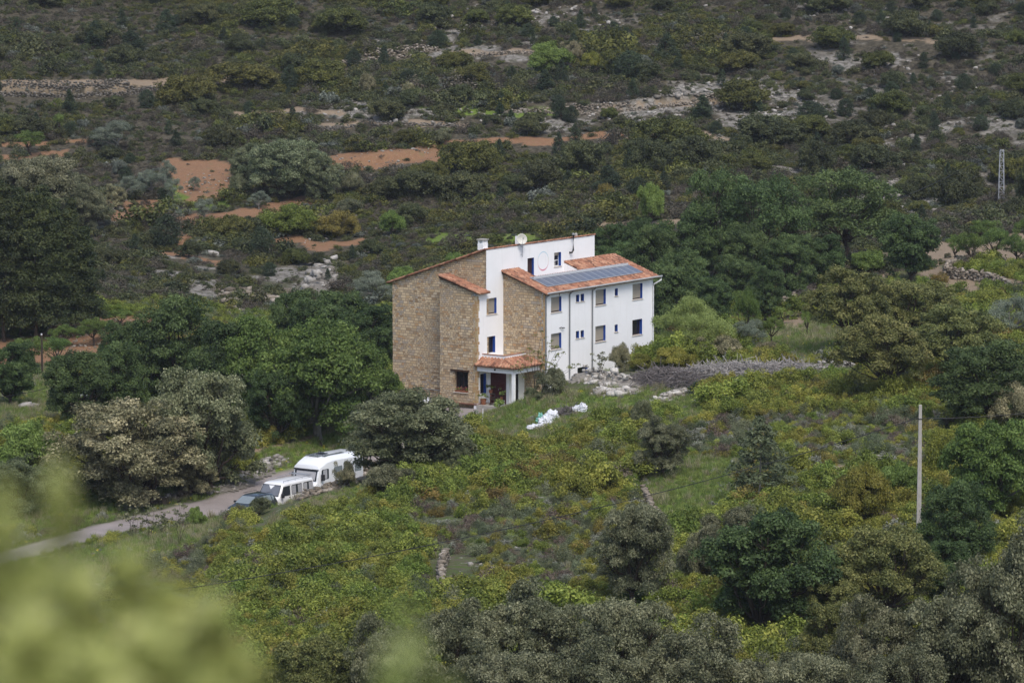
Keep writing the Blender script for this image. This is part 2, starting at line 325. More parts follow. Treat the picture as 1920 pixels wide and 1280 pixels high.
# ------------------------------------------------------------------ soil map (in plan, from surveyed outlines)
def inpoly(px, py, poly):
    c = np.zeros(px.shape, bool); n = len(poly)
    for i in range(n):
        x0, y0 = poly[i]; x1, y1 = poly[(i + 1) % n]
        if y0 == y1: continue
        c ^= ((y0 > py) != (y1 > py)) & (px < (x1 - x0) * (py - y0) / (y1 - y0) + x0)
    return c
def strip(pts, hw):
    up = [(x, y - hw) for x, y in pts]; dn = [(x, y + hw) for x, y in pts]
    return up + dn[::-1]
POLY = {
 'red': [[(605,290),(700,281),(790,270),(835,266),(865,272),(845,304),(760,308),(700,316),(615,322)], strip([(830,268),(900,266),(980,264),(1060,262),(1170,250)],5),
         [(300,300),(330,296),(420,305),(440,330),(430,372),(360,380),(330,350)], strip([(300,425),(360,412),(430,402),(500,394),(580,376)],9),
         [(180,378),(300,372),(310,400),(200,415)], [(560,368),(600,368),(590,384),(550,386)], strip([(500,452),(560,450),(600,462),(640,456),(690,450)],8),
         strip([(0,296),(60,294),(130,290)],8), strip([(0,272),(120,268),(190,266)],5), [(-60,640),(60,628),(130,596),(220,588),(300,600),(290,640),(180,690),(60,700),(-60,700)], [(330,455),(360,430),(345,500)],
         strip([(280,470),(350,480),(420,500)],4)],
 'tan': [strip([(-60,158),(100,156),(270,157),(430,150)],6), strip([(1080,207),(1200,200),(1310,191),(1400,182)],6), [(1430,600),(1500,548),(1580,520),(1640,505),(1700,520),(1560,560),(1480,618)],
         [(1440,612),(1500,560),(1540,555),(1500,620)], [(1700,518),(1760,500),(1900,520),(1960,548),(1830,560),(1740,545)], [(1640,470),(1760,455),(1900,440),(2000,440),(2000,480),(1760,500)],
         strip([(1100,424),(1190,418),(1300,415)],5), strip([(430,214),(560,207),(650,211)],4), strip([(850,102),(1000,97),(1080,90)],4), strip([(600,238),(760,230),(880,234)],4), strip([(1180,262),(1300,248),(1400,262)],4), strip([(1450,75),(1600,68),(1750,76)],4), [(640,855),(700,860),(720,900),(670,900)], [(375,145),(450,135),(445,150),(380,160)], strip([(440,850),(520,838),(600,815)],3), [(1720,880),(1790,860),(1850,880),(1740,900)],
         [(1500,880),(1560,868),(1600,880),(1540,905)],],
 'pale': [[(1150,215),(1240,170),(1330,140),(1460,150),(1530,195),(1480,230),(1360,225),(1250,235)], [(1320,225),(1480,215),(1510,240),(1400,280),(1340,260)], [(1075,325),(1200,300),(1260,310),(1200,345),(1090,345)],
          [(1570,250),(1640,235),(1740,250),(1720,300),(1600,310),(1480,330),(1440,300)], [(1600,330),(1700,330),(1800,360),(1860,400),(1840,435),(1700,425),(1620,390)], [(1640,100),(1700,105),(1680,150),(1640,140)],
          [(1520,108),(1600,100),(1660,112),(1600,135)], [(1000,10),(1100,15),(1110,60),(1010,50)], [(1740,240),(1920,200),(1960,230),(1800,260)], [(360,30),(450,28),(450,50),(370,48)], [(790,60),(880,55),(870,75),(800,80)], [(1130,130),(1170,120),(1170,150)],
          [(430,560),(480,520),(560,490),(610,488),(640,530),(620,580),(520,605),(440,600)], [(250,470),(400,480),(430,560),(360,560),(260,510)], [(760,90),(1000,80),(1100,110),(1000,120),(780,105)], [(500,215),(700,190),(850,215),(700,232)], [(900,215),(1150,225),(1250,240),(1050,258)],
          [(1650,10),(1800,5),(1800,30),(1650,30)], [(1250,460),(1320,390),(1400,380),(1380,420)]],
 'grass': [[(450,1005),(500,985),(560,950),(640,920),(700,900),(705,925),(620,958),(540,990),(470,1010)], [(1195,905),(1260,860),(1380,858),(1390,930),(1290,990),(1195,990)], [(860,745),(940,745),(1040,735),(1150,728),(1230,724),(1310,740),(1320,780),(1240,785),(1150,790),(1085,800),(1010,835),(960,830),(880,812),(870,790)], [(430,915),(470,850),(560,815),(640,790),(720,770),(760,770),(700,840),(620,846),(540,880),(450,912)],
           [(1420,655),(1450,620),(1520,600),(1600,620),(1620,665),(1480,668)], [(1220,920),(1270,880),(1360,870),(1380,900),(1350,960),(1260,985)], [(340,305),(430,320),(430,385),(350,400),(280,400)], [(-60,700),(160,680),(220,760),(120,800),(-60,800)],
           [(1560,530),(1700,500),(1760,500),(1700,540)], [(1500,640),(1590,640),(1590,665),(1480,668)], [(-60,985),(100,985),(220,960),(330,930),(300,905),(-60,930)], [(-60,1070),(60,1050),(250,1010),(400,975),(440,985),(300,1060),(0,1120)], strip([(740,208),(860,206),(960,212),(1100,208)],5),
           [(1800,820),(1870,805),(1900,830),(1820,850)],[(900,440),(1000,432),(1100,430),(1100,446),(900,460)], [(800,440),(880,430),(900,470),(800,480)],[(1560,880),(1640,850),(1640,880)]],
}
def soil(x, y):
    z = Hgt(x, y); px, py = project(x, y, z)
    out = {}
    jx = (fbm(x, y, 3.0, 3) - .5) * 34; jy = (fbm(x + 50, y, 3.0, 3) - .5) * 16
    for k, polys in POLY.items():
        m = np.zeros(px.shape)
        for pl in polys: m = np.maximum(m, inpoly(px + jx, py + jy, pl).astype(float))
        out[k] = m
    n = fbm(x, y, 7, 4)
    farR = smooth(395, 420, y) * smooth(-10, 25, x)
    n5 = fbm(x, y, 3.0, 3); out['pale'] = np.maximum(out['pale'] * smooth(.46, .54, .5 * n + .5 * n5), .6 * farR * smooth(.56, .62, .5 * n + .5 * n5))
    hx = x - HX; hy = y - HY; u = hx * ca + hy * sa; v = -hx * sa + hy * ca
    yard = (u > -8.2) & (u < -1.5) & (v > 1.2) & (v < 14) | ((u > -10) & (u < -3) & (v > 2.5) & (v < 10))
    rd = np.minimum(seg_dist(x, y, ROAD), seg_dist(x, y, LAYBY))
    out['road'] = np.maximum(1 - smooth(1.75, 2.0, rd + (fbm(x, y, 1.5, 2) - .5) * .4), yard.astype(float))
    out['rd'] = rd; out['px'] = px; out['py'] = py; out['u'] = u; out['v'] = v
    return out

def spread(a, b, d0, g, lim):            # coordinates, dense inside and coarser outwards
    c = list(np.arange(a, b + 1e-6, d0)); s = d0
    while c[-1] < lim[1]: s *= g; c.append(c[-1] + s)
    s = d0
    while c[0] > lim[0]: s *= g; c.insert(0, c[0] - s)
    return np.array(c)
xs = spread(-84, 84, .45, 1.13, (-415, 415)); ys = spread(170, 545, .55, 1.10, (-95, 890))
XX, YY = np.meshgrid(xs, ys)
ZZ = Hgt(XX, YY); S = soil(XX, YY)
ZZ = ZZ - .05 * S['road'] + (1 - S['road']) * (fbm(XX, YY, 1.3, 3) - .5) * .22
hole = (S['u'] > .4) & (S['u'] < 14.6) & (S['v'] > .4) & (S['v'] < 12.4)
ZZ = np.where(hole, np.minimum(ZZ, -.6), ZZ)
ny, nx = XX.shape
V = np.stack([XX.ravel(), YY.ravel(), ZZ.ravel()], 1)
ii = (np.arange(ny - 1)[:, None] * nx + np.arange(nx - 1)[None]).ravel()
F = np.stack([ii, ii + 1, ii + nx + 1, ii + nx], 1)
ca1 = np.stack([S['red'].ravel(), S['pale'].ravel(), S['grass'].ravel(), np.ones(nx * ny)], 1)
ca2 = np.stack([S['road'].ravel(), S['tan'].ravel(), smooth(345, 400, YY).ravel(), np.ones(nx * ny)], 1)

b = NB('ground soil'); co = b.coord()
A1 = b.n('ShaderNodeAttribute', attribute_name='soil_a'); A2 = b.n('ShaderNodeAttribute', attribute_name='soil_b')
s1 = b.n('ShaderNodeSeparateColor'); b.l(A1.outputs['Color'], s1.inputs[0]); s2 = b.n('ShaderNodeSeparateColor'); b.l(A2.outputs['Color'], s2.inputs[0])
n1 = b.noise(co, .35, 8, .65); n2 = b.noise(co, 2.2, 6, .7); n3 = b.noise(co, 9, 4, .7); n4 = b.noise(co, 1.1, 5, .6)
base = b.mix(b.ramp(n1, [(.35, 0), (.65, 1)]), (.065, .062, .04), (.12, .105, .075))
base = b.mix(b.ramp(n2, [(.42, 0), (.56, 1)]), base, (.07, .095, .03))
base = b.mix(b.ramp(n4, [(.60, 0), (.68, 1)]), base, (.24, .225, .20))
farc = b.mix(b.ramp(n2, [(.4, 0), (.62, 1)]), (.034, .030, .020), (.098, .085, .060))  # distant soil darkened in colour to stand for the cloud shadow
base = b.mix(s2.outputs[2], base, farc)
red = b.mix(n2, (.14, .075, .040), (.27, .155, .088)); red = b.mix(b.ramp(n3, [(.58, 0), (.68, 1)]), red, (.33, .24, .18))
red = b.mix(b.ramp(n4, [(.56, 0), (.70, .6)]), red, (.14, .125, .06))
tan = b.mix(n2, (.14, .105, .07), (.30, .235, .165))
vor = b.n('ShaderNodeTexVoronoi', feature='DISTANCE_TO_EDGE'); b.l(co, vor.inputs['Vector']); vor.inputs['Scale'].default_value = .9
pal = b.mix(b.ramp(n2, [(.3, 0), (.7, 1)]), (.12, .11, .095), (.30, .28, .25)); pal = b.mix(b.ramp(vor.outputs['Distance'], [(0, 1), (.06, 0)]), pal, (.05, .045, .035))
pal = b.mix(b.ramp(n4, [(.52, 0), (.6, .9)]), pal, (.07, .068, .045))
grs = b.mix(b.ramp(n2, [(.3, 0), (.7, 1)]), (.07, .11, .018), (.15, .20, .04)); grs = b.mix(b.ramp(n4, [(.55, 0), (.7, .7)]), grs, (.17, .15, .09))
road = b.mix(b.ramp(n1, [(.3, 0), (.7, 1)]), (.20, .175, .165), (.30, .265, .25)); road = b.mix(b.ramp(n2, [(.6, 0), (.72, .6)]), road, (.13, .12, .11))
road = b.mix(b.ramp(n3, [(.62, 0), (.75, .5)]), road, (.36, .32, .28))
c = b.mix(s1.outputs[2], base, grs); c = b.mix(s1.outputs[1], c, pal); c = b.mix(s2.outputs[1], c, tan); c = b.mix(s1.outputs[0], c, red); c = b.mix(s2.outputs[0], c, road)
M['ground'] = b.done(b.pbsdf(c, .95, .1, 0, b.bump(n3, .6, .05)))
gm = np_mesh('ground', V, F, M['ground'], {'soil_a': ('FLOAT_COLOR', ca1), 'soil_b': ('FLOAT_COLOR', ca2)}, True)
go = bpy.data.objects.new('ground', gm); COL.objects.link(go)
tag(go, 'scrubby valley floor and terraced hillside with a narrow asphalt lane', kind='structure')

# ------------------------------------------------------------------ house materials
def stone_mat(name, sc=1.0):
    b = NB(name); geo = b.coord(); sep = b.n('ShaderNodeSeparateXYZ'); b.l(geo, sep.inputs[0])
    h = b.math('ADD', sep.outputs[0], sep.outputs[1]); cmb = b.n('ShaderNodeCombineXYZ'); b.l(h, cmb.inputs[0]); b.l(sep.outputs[2], cmb.inputs[1])
    nz = b.n('ShaderNodeTexNoise'); b.l(cmb.outputs[0], nz.inputs['Vector']); nz.inputs['Scale'].default_value = 1.1; nz.inputs['Detail'].default_value = 3
    v1 = b.n('ShaderNodeVectorMath', operation='SUBTRACT'); b.l(nz.outputs['Color'], v1.inputs[0]); v1.inputs[1].default_value = (.5, .5, .5)
    v2 = b.n('ShaderNodeVectorMath', operation='MULTIPLY_ADD'); b.l(v1.outputs[0], v2.inputs[0]); v2.inputs[1].default_value = (.30, .10, 0); b.l(cmb.outputs[0], v2.inputs[2])
    def brick(w_, h_, off, sq):
        br = b.n('ShaderNodeTexBrick', offset=.5, squash=sq, squash_frequency=3, offset_frequency=2); b.l(v2.outputs[0], br.inputs['Vector'])
        br.inputs['Color1'].default_value = (0, 0, 0, 1); br.inputs['Color2'].default_value = (1, 1, 1, 1); br.inputs['Mortar'].default_value = (.5, .5, .5, 1)
        br.inputs['Scale'].default_value = 1; br.inputs['Mortar Size'].default_value = .018; br.inputs['Mortar Smooth'].default_value = .3; br.inputs['Bias'].default_value = 0
        br.inputs['Brick Width'].default_value = w_; br.inputs['Row Height'].default_value = h_; return br
    b1 = brick(.36 * sc, .21 * sc, 0, 1.4); b2 = brick(.28 * sc, .155 * sc, 0, .8)
    big = b.noise(cmb.outputs[0], .45, 3); sel = b.ramp(big, [(.47, 0), (.5, 1)], 'CONSTANT')
    fac = b.mix(sel, b1.outputs['Color'], b2.outputs['Color']); mo = b.mix(sel, b1.outputs['Fac'], b2.outputs['Fac'])
    col = b.ramp(fac, [(0, (.30, .205, .125)), (.08, (.54, .40, .24)), (.20, (.40, .33, .25)), (.34, (.60, .48, .335)), (.48, (.50, .385, .26)), (.58, (.38, .35, .32)), (.68, (.66, .54, .38)), (.88, (.48, .29, .15)), (.94, (.58, .50, .40))], 'CONSTANT')
    st = b.noise(cmb.outputs[0], .22, 5, .6); col = b.mix(b.ramp(st, [(.35, .5), (.6, 0)]), col, (.46, .37, .27), 'MIX')
    sm = b.noise(geo, 14, 5, .7); col = b.mix(b.ramp(sm, [(.3, .35), (.7, 0)]), col, (.13, .10, .07))
    col = b.mix(mo, col, (.20, .165, .13)); col = b.mix(1.0, col, (1.04, 1.0, .93), 'MULTIPLY')
    hh = b.math('ADD', b.math('MULTIPLY', mo, -1.0), b.math('MULTIPLY', sm, .5))
    return b.done(b.pbsdf(col, .9, .15, 0, b.bump(hh, .9, .03)))
M['stone'] = stone_mat('rough golden stone'); 
def plaster():
    b = NB('white plaster'); co = b.coord(); n1 = b.noise(co, .5, 6, .6); n2 = b.noise(co, 5, 5, .6)
    mp = b.n('ShaderNodeMapping'); b.l(co, mp.inputs[0]); mp.inputs['Scale'].default_value = (3, 3, .25); n3 = b.noise(mp.outputs[0], 1.2, 4, .6)
    c = b.mix(b.ramp(n1, [(.35, 0), (.75, 1)]), (.86, .86, .87), (.80, .80, .80)); c = b.mix(b.ramp(n3, [(.55, 0), (.8, .30)]), c, (.55, .53, .48)); 
    return b.done(b.pbsdf(c, .85, .2, 0, b.bump(n2, .15, .01)))
M['white'] = plaster()
def tile_mat():
    b = NB('terracotta tiles'); co = b.coord(); sep = b.n('ShaderNodeSeparateXYZ'); b.l(co, sep.inputs[0])
    cx_ = b.math('FLOOR', b.math('MULTIPLY', sep.outputs[0], 1 / .23)); cy_ = b.math('FLOOR', b.math('MULTIPLY', sep.outputs[1], 1 / .38))
    cmb = b.n('ShaderNodeCombineXYZ'); b.l(cx_, cmb.inputs[0]); b.l(cy_, cmb.inputs[1])
    wn = b.n('ShaderNodeTexWhiteNoise', noise_dimensions='2D'); b.l(cmb.outputs[0], wn.inputs['Vector'])
    col = b.ramp(wn.outputs['Value'], [(0, (.13, .062, .042)), (.22, (.27, .12, .075)), (.6, (.35, .165, .10)), (1, (.45, .25, .16))])
    n = b.noise(co, 3, 6, .7); col = b.mix(b.ramp(n, [(.45, 0), (.7, .6)]), col, (.16, .115, .085))
    return b.done(b.pbsdf(col, .85, .15))
M['tile'] = tile_mat()
M['blue'] = simple('blue paint', (.012, .06, .30), .45, .4, var=.1)
M['blind'] = simple('beige roller blind', (.36, .32, .26), .7, .2, var=.06)
M['darkglass'] = simple('dark glass', (.015, .014, .018), .08, .5, var=.2)
M['brownwood'] = simple('dark brown wood', (.045, .02, .016), .5, .3, var=.3)
M['maroon'] = simple('maroon door paint', (.07, .014, .016), .5, .3, var=.2)
M['sill'] = simple('pale stone sill', (.55, .50, .44), .8, .2)
M['grey'] = simple('grey zinc', (.30, .31, .33), .45, .4, metal=.3)
M['dgrey'] = simple('weathered grey pipe', (.19, .20, .21), .5, .3)
M['gutter'] = simple('pale gutter paint', (.60, .61, .62), .5, .3, var=.2, scale=3)
M['black'] = simple('black enamel', (.012, .012, .013), .4, .4)
M['rubber'] = simple('rubber', (.015, .015, .015), .8, .2)
M['concrete'] = simple('concrete', (.33, .31, .28), .9, .2, var=.25, scale=4, bump=.3)
M['ledge'] = simple('red brown brick ledge', (.20, .10, .07), .9, .1, var=.3)
M['dish'] = simple('pale dish paint', (.56, .55, .50), .5, .3)
M['lintel'] = simple('old oak lintel', (.05, .03, .02), .8, .1, var=.4)
M['vent'] = simple('white metal', (.7, .7, .7), .4, .4)
b = NB('solar cells'); co = b.coord(); mp = b.n('ShaderNodeMapping'); b.l(co, mp.inputs[0]); mp.inputs['Scale'].default_value = (6.4, 6.4, 6.4)
ck = b.n('ShaderNodeTexBrick', offset=0, squash=1); b.l(co, ck.inputs['Vector']); ck.inputs['Color1'].default_value = (.085, .09, .115, 1); ck.inputs['Color2'].default_value = (.11, .115, .14, 1)
ck.inputs['Mortar'].default_value = (.14, .15, .16, 1); ck.inputs['Scale'].default_value = 1; ck.inputs['Brick Width'].default_value = .156; ck.inputs['Row Height'].default_value = .156; ck.inputs['Mortar Size'].default_value = .006
M['solar'] = b.done(b.pbsdf(ck.outputs['Color'], .28, .9))
M['alu'] = simple('aluminium', (.55, .56, .58), .4, .5, metal=.1)

# ------------------------------------------------------------------ the house (local x along the white facade, y back up the gable, z up)
HL, W2, A1_, TL, BB, BW, GG = 15.0, 3.88, 2.22, 14.68, 1.21, 3.51, 8.94
ZE, ZR, ZT, ZG, ZBH, ZBL = 8.48, 9.88, 11.75, 8.80, 9.61, 8.53
XB = -A1_ - BB
house = thing('country_house', 'tall stone and white country house with terracotta roofs and solar panels', 'house', (HX, HY, 0), HA)
def wall(name, origin, along, length, z0, tops, holes, mat, thick=.3, parent=house, base=None):
    """vertical wall from origin running along; outward side is right of 'along'; tops = [(s, z)...]; holes = [(s0, s1, z0, z1)]"""
    O = Vector((*origin, 0)); D = Vector((*along, 0)); N = Vector((D.y, -D.x, 0))
    zt = min(t[1] for t in tops); mb = MB()
    ss = sorted({0, length, *[h[0] for h in holes], *[h[1] for h in holes]}); zs = sorted({z0, zt, *[h[2] for h in holes], *[h[3] for h in holes]})
    P = lambda s, z, dpt=0: tuple(O + D * s - N * dpt + Vector((0, 0, z)))
    for a, b_ in zip(ss[:-1], ss[1:]):
        for c_, d_ in zip(zs[:-1], zs[1:]):
            ms, mz = (a + b_) / 2, (c_ + d_) / 2
            if any(h[0] < ms < h[1] and h[2] < mz < h[3] for h in holes): continue
            mb.quad(P(a, c_), P(b_, c_), P(b_, d_), P(a, d_)); mb.quad(P(b_, c_, thick), P(a, c_, thick), P(a, d_, thick), P(b_, d_, thick))
    for h in holes:
        a, b_, c_, d_ = h
        mb.quad(P(a, c_), P(a, c_, thick), P(b_, c_, thick), P(b_, c_)); mb.quad(P(a, d_), P(b_, d_), P(b_, d_, thick), P(a, d_, thick))
        mb.quad(P(a, c_), P(a, d_), P(a, d_, thick), P(a, c_, thick)); mb.quad(P(b_, c_), P(b_, c_, thick), P(b_, d_, thick), P(b_, d_))
    top = [t for t in tops]
    if max(t[1] for t in tops) > zt + 1e-6:
        pl = [(0, zt)] + ([] if tops[0][1] <= zt + 1e-6 else []) ; up = [(s, z) for s, z in tops]
        poly = [(up[0][0], zt), (up[-1][0], zt)] + [p for p in up[::-1] if p[1] > zt + 1e-6]
        mb.add([P(s, z) for s, z in poly], [tuple(range(len(poly)))]); mb.add([P(s, z, thick) for s, z in poly], [tuple(range(len(poly)))[::-1]])
    for (s0, za), (s1, zb) in zip(tops[:-1], tops[1:]): mb.quad(P(s0, za), P(s1, zb), P(s1, zb, thick), P(s0, za, thick))
    mb.quad(P(0, z0), P(0, tops[0][1]), P(0, tops[0][1], thick), P(0, z0, thick)); mb.quad(P(length, z0), P(length, z0, thick), P(length, tops[-1][1], thick), P(length, tops[-1][1]))
    return mb.build(name, mat, parent)
# white facade, holes as surveyed
FW = [(.82,2.22,6.86,8.05),(6.88,8.30,6.85,8.07),(12.06,13.48,6.84,8.07),(.82,2.22,4.02,5.25),(6.86,8.28,4.01,5.25),(12.05,13.46,4.01,5.25)]
FS = [(4.19,4.62,7.37,7.95),(4.84,5.28,7.37,7.95),(9.56,9.98,7.37,7.96),(4.19,4.62,4.56,5.14),(4.84,5.28,4.56,5.13),(9.55,9.98,4.55,5.13)]
GF = [(4.41,5.81,.9,2.28)]
wall('white_wall', (0, 0), (1, 0), HL, -1, [(0, ZE), (HL, ZE)], FW + FS + GF, M['white'])
wall('white_wall', (HL, 0.3), (0, 1), W2 + 6, -1, [(0, ZE + .1), (W2 - .3, ZR), (W2 + 6, ZR - 1.8)], [], M['white'])
TWH = [(-2.27-XB, -.88-XB, 6.74, 7.97), (-2.13-XB, -1.05-XB, 3.76, 5.05), (-3.05-XB, -2.25-XB, .75, 2.3)]
wall('white_wall', (XB, W2), (1, 0), BB, -.5, [(0, ZBL), (BB, ZBL)], [(TWH[2][0], TWH[2][1], .75, 2.3)], M['white'])
UP = [(3.23+A1_, 4.10+A1_, 8.30, 10.62), (6.85+A1_, 7.80+A1_, 9.66, 10.76)]
LOW = [(max(.0, -2.19+A1_), -.88+A1_, 6.74, 7.97), (-2.13+A1_, -1.05+A1_, 3.76, 5.05)]
wall('white_wall', (-A1_, W2), (1, 0), TL, -.5, [(0, ZT), (TL, ZT)], UP + LOW, M['white'])
wall('white_wall', (TL - A1_, W2 + .3), (0, 1), GG - .3, 5, [(0, ZT - .1), (GG - .3, ZG)], [], M['white'])
wall('white_wall', (TL - A1_ - .002, W2 + GG - .01), (-1, 0), TL - .32, -1, [(0, ZG), (TL - .32, ZG)], [], M['white'])
# stone gables (outward side faces -x: run from back to front)
wall('stone_wall', (-A1_, W2 + GG), (0, -1), GG - .012, -1, [(0, ZG), (GG - .012, ZT)], [], M['stone'])
wall('stone_wall', (XB, W2 + BW), (0, -1), BW - .01, .05, [(0, ZBH), (BW - .01, ZBL)], [(W2 + BW - 6.02, W2 + BW - 4.73, .84, 2.42)], M['stone'], .45)
wall('stone_wall', (XB + .35, W2 + BW - .1), (0, -1), BW - .2, -1, [(0, .04), (BW - .2, .04)], [], M['stone'])
wall('stone_wall', (XB, W2 + BW), (1, 0), .0001 + BB, -1, [(0, ZBH), (BB, ZBH)], [], M['stone'], .02) if False else None
MB().box(XB + .46, -A1_ - .003, W2 + BW - .45, W2 + BW, .05, ZBH - .02).build('stone_wall', M['stone'], house)
wall('stone_wall', (0, W2 - .003), (0, -1), W2 - .003, -1, [(0, ZR), (W2 - .003, ZE)], [], M['stone'])
MB().box(XB - .05, -A1_, W2 - .1, W2 + BW + .1, -.05, .047).build('base_ledge', M['ledge'], house, .01)
# quoins on the bay corner and the wing corner
q = MB(); rr = random.Random(4); z = .1
while z < ZBL - .3:
    hh = rr.uniform(.22, .36); q.box(XB - .012, XB + rr.choice((.18, .30)), W2 - .014, W2 + rr.choice((.25, .42)), z, z + hh - .012); z += hh
b_ = NB('yellow quoin stone'); oi = b_.noise(b_.coord(), 2.2, 2); M['quoin'] = b_.done(b_.pbsdf(b_.ramp(oi, [(.35, (.42, .33, .19)), (.5, (.36, .22, .11)), (.65, (.46, .38, .25))]), .9, .1, 0, b_.bump(b_.noise(b_.coord(), 14, 4), .5, .02)))
q.build('quoin', M['quoin'], house, .01)
q = MB(); z = 2.6
while z < ZE - .3:
    hh = rr.uniform(.22, .34); q.box(-.012, rr.choice((.06, .12)), -.010, rr.choice((.16, .30)), z, z + hh - .012); z += hh
q.build('quoin', M['quoin'], house, .01)

def window(h, y0, kind, sillw=True):
    """opening h=(x0,x1,z0,z1) in a wall facing -y at y0"""
    x0, x1, z0, z1 = h; fr = MB()
    d_ = .235 if kind != 'small' else .20
    fr.box(x0 + .002, x1 - .022, y0 + d_, y0 + d_ + .05, z0 + .002, z0 + .06).box(x0 + .002, x1 - .022, y0 + d_, y0 + d_ + .05, z1 - .06, z1 - .002)
    fr.box(x0 + .002, x0 + .06, y0 + d_, y0 + d_ + .05, z0 + .061, z1 - .061).box(x1 - .08, x1 - .022, y0 + d_, y0 + d_ + .05, z0 + .061, z1 - .061)
    w_ = fr.build('window', M['brownwood'] if kind != 'white' else M['vent'], house)
    if kind == 'white':
        MB().box(x0 + .061, x1 - .081, y0 + d_ + .01, y0 + d_ + .04, (z0 + z1) / 2 - .12, (z0 + z1) / 2 - .05).box((x0 + x1) / 2 - .05, (x0 + x1) / 2, y0 + d_ + .01, y0 + d_ + .04, z0 + .061, (z0 + z1) / 2 - .12).build('glazing_bar', M['vent'], w_)
        MB().box(x0 + .061, x1 - .081, y0 + d_ - .06, y0 + d_ - .02, z1 - .26, z1 - .01).build('roller_blind', M['blind'], w_)
    if kind == 'blind':
        mb = MB(); n = 22
        for i in range(n):
            za = z0 + .10 + (z1 - z0 - .11) * i / n; zb = z0 + .10 + (z1 - z0 - .11) * (i + .86) / n
            mb.box(x0 + .03, x1 - .03, y0 + .19, y0 + .21, za, zb)
        mb.box(x0 + .03, x1 - .03, y0 + .212, y0 + .22, z0 + .10, z1 - .01)
        mb.build('roller_blind', M['blind'], w_)
    MB().box(x0 + .04, x1 - .04, y0 + d_ + .02, y0 + d_ + .03, z0 + .05, z1 - .05).build('pane', M['darkglass'], w_)
    MB().box(x1 - .02, x1 + .0, y0 + .004, y0 + .29, z0 + .005, z1 - .005).build('blue_reveal', M['blue'], w_)
    if sillw: MB().box(x0 - .06, x1 + .06, y0 - .05, y0 + .18, z0 - .055, z0 + .012).build('sill', M['sill'], w_, .006)
    return w_
for i, h in enumerate(FW): window(h, 0, 'dark' if i == 5 else 'blind')
for h in FS: window(h, 0, 'small')
w_ = window(GF[0], 0, 'dark', False)
for i, h in enumerate(LOW): window((h[0] - A1_, h[1] - A1_, h[2], h[3]), W2, 'blind' if i == 0 else 'dark', i == 0)
window((UP[1][0] - A1_, UP[1][1] - A1_, UP[1][2], UP[1][3]), W2, 'white')
window((-3.05, -2.25, .75, 2.3), W2, 'dark', False)
x0, x1 = UP[0][0] - A1_, UP[0][1] - A1_
dr = MB().box(x0 + .02, x1 - .03, W2 + .18, W2 + .24, 8.32, 10.6).build('terrace_door', M['brownwood'], house)
MB().box(x1 - .02, x1, W2 + .004, W2 + .29, 8.32, 10.6).build('blue_reveal', M['blue'], dr)

def tiles(name, X0, X1, Y0, Y1, zf, along='y', parent=house, cut=None, pitch=.23, lap=.38, back=True, clip=None, amp=.085):
    """barrel tiles: x across, courses running down y from Y1 (top) to Y0 (eave); zf(y) = height of the plane; the sheet is about 6 cm thick"""
    nx_ = int((X1 - X0) / pitch * 6) + 1; ny_ = max(2, int((Y1 - Y0) / lap * 4) + 1)
    X = np.linspace(X0, X1, nx_); Y = np.linspace(Y0, Y1, ny_); GXx, GYy = np.meshgrid(X, Y)
    prof = np.abs(np.sin(np.pi * GXx / pitch)) ** .8 * amp
    fr_ = ((GYy - Y0) / lap) % 1.0; step = (1 - fr_) * .06
    Zt = zf(GYy) + .02 + prof + step; Zb = zf(GYy) - .01
    Vt = np.stack([GXx, GYy, Zt], -1).reshape(-1, 3); Vb = np.stack([GXx, GYy, Zb], -1).reshape(-1, 3)
    n = len(Vt); i = (np.arange(ny_ - 1)[:, None] * nx_ + np.arange(nx_ - 1)[None]).ravel(); Ft = np.stack([i, i+1, i+nx_+1, i+nx_], 1)
    keep = np.ones(len(Ft), bool)
    if cut is not None or clip is not None:
        cx_ = (GXx[:-1, :-1] + GXx[1:, 1:]).ravel() / 2; cy_ = (GYy[:-1, :-1] + GYy[1:, 1:]).ravel() / 2
        if cut: keep = ~((cx_ > cut[0]) & (cx_ < cut[1]) & (cy_ > cut[2]))
        if clip: keep = clip(cx_, cy_)
    Ft = Ft[keep]; Fb = Ft[:, ::-1] + n
    # side walls on border edges
    E = {}
    for f_ in Ft:
        for a_, c_ in ((f_[0], f_[1]), (f_[1], f_[2]), (f_[2], f_[3]), (f_[3], f_[0])):
            if (c_, a_) in E: del E[(c_, a_)]
            else: E[(a_, c_)] = 1
    Fs = np.array([(c_, a_, a_ + n, c_ + n) for a_, c_ in E])
    m = np_mesh(name, np.r_[Vt, Vb], np.r_[Ft, Fb, Fs], M['tile'])
    o = bpy.data.objects.new(name, m); COL.objects.link(o); o.parent = parent; return o
sl2 = (ZR - ZE) / W2
CUT = (2.1, 8.2, W2 - 1.6)
rf = tiles('roof', -.28, HL + .45, -.42, W2 - .003, lambda y: ZE + .03 + y * sl2, cut=CUT)
tiles('roof', TL - A1_ + .02, HL + .45, W2, W2 + .35, lambda y: ZR + .03 - (y - W2) * .1)
slt = (ZT - ZG) / GG
tiles('roof', -A1_ - .22, TL - A1_ + .15, 0, GG + .45, lambda y: ZT - .05 - (y) * slt).location = (0, W2, 0)
slb = (ZBH - ZBL) / BW
tiles('roof', XB - .22, -A1_ - .01, W2 - .40, W2 + BW, lambda y: ZBL + .04 + (y - W2) * slb)
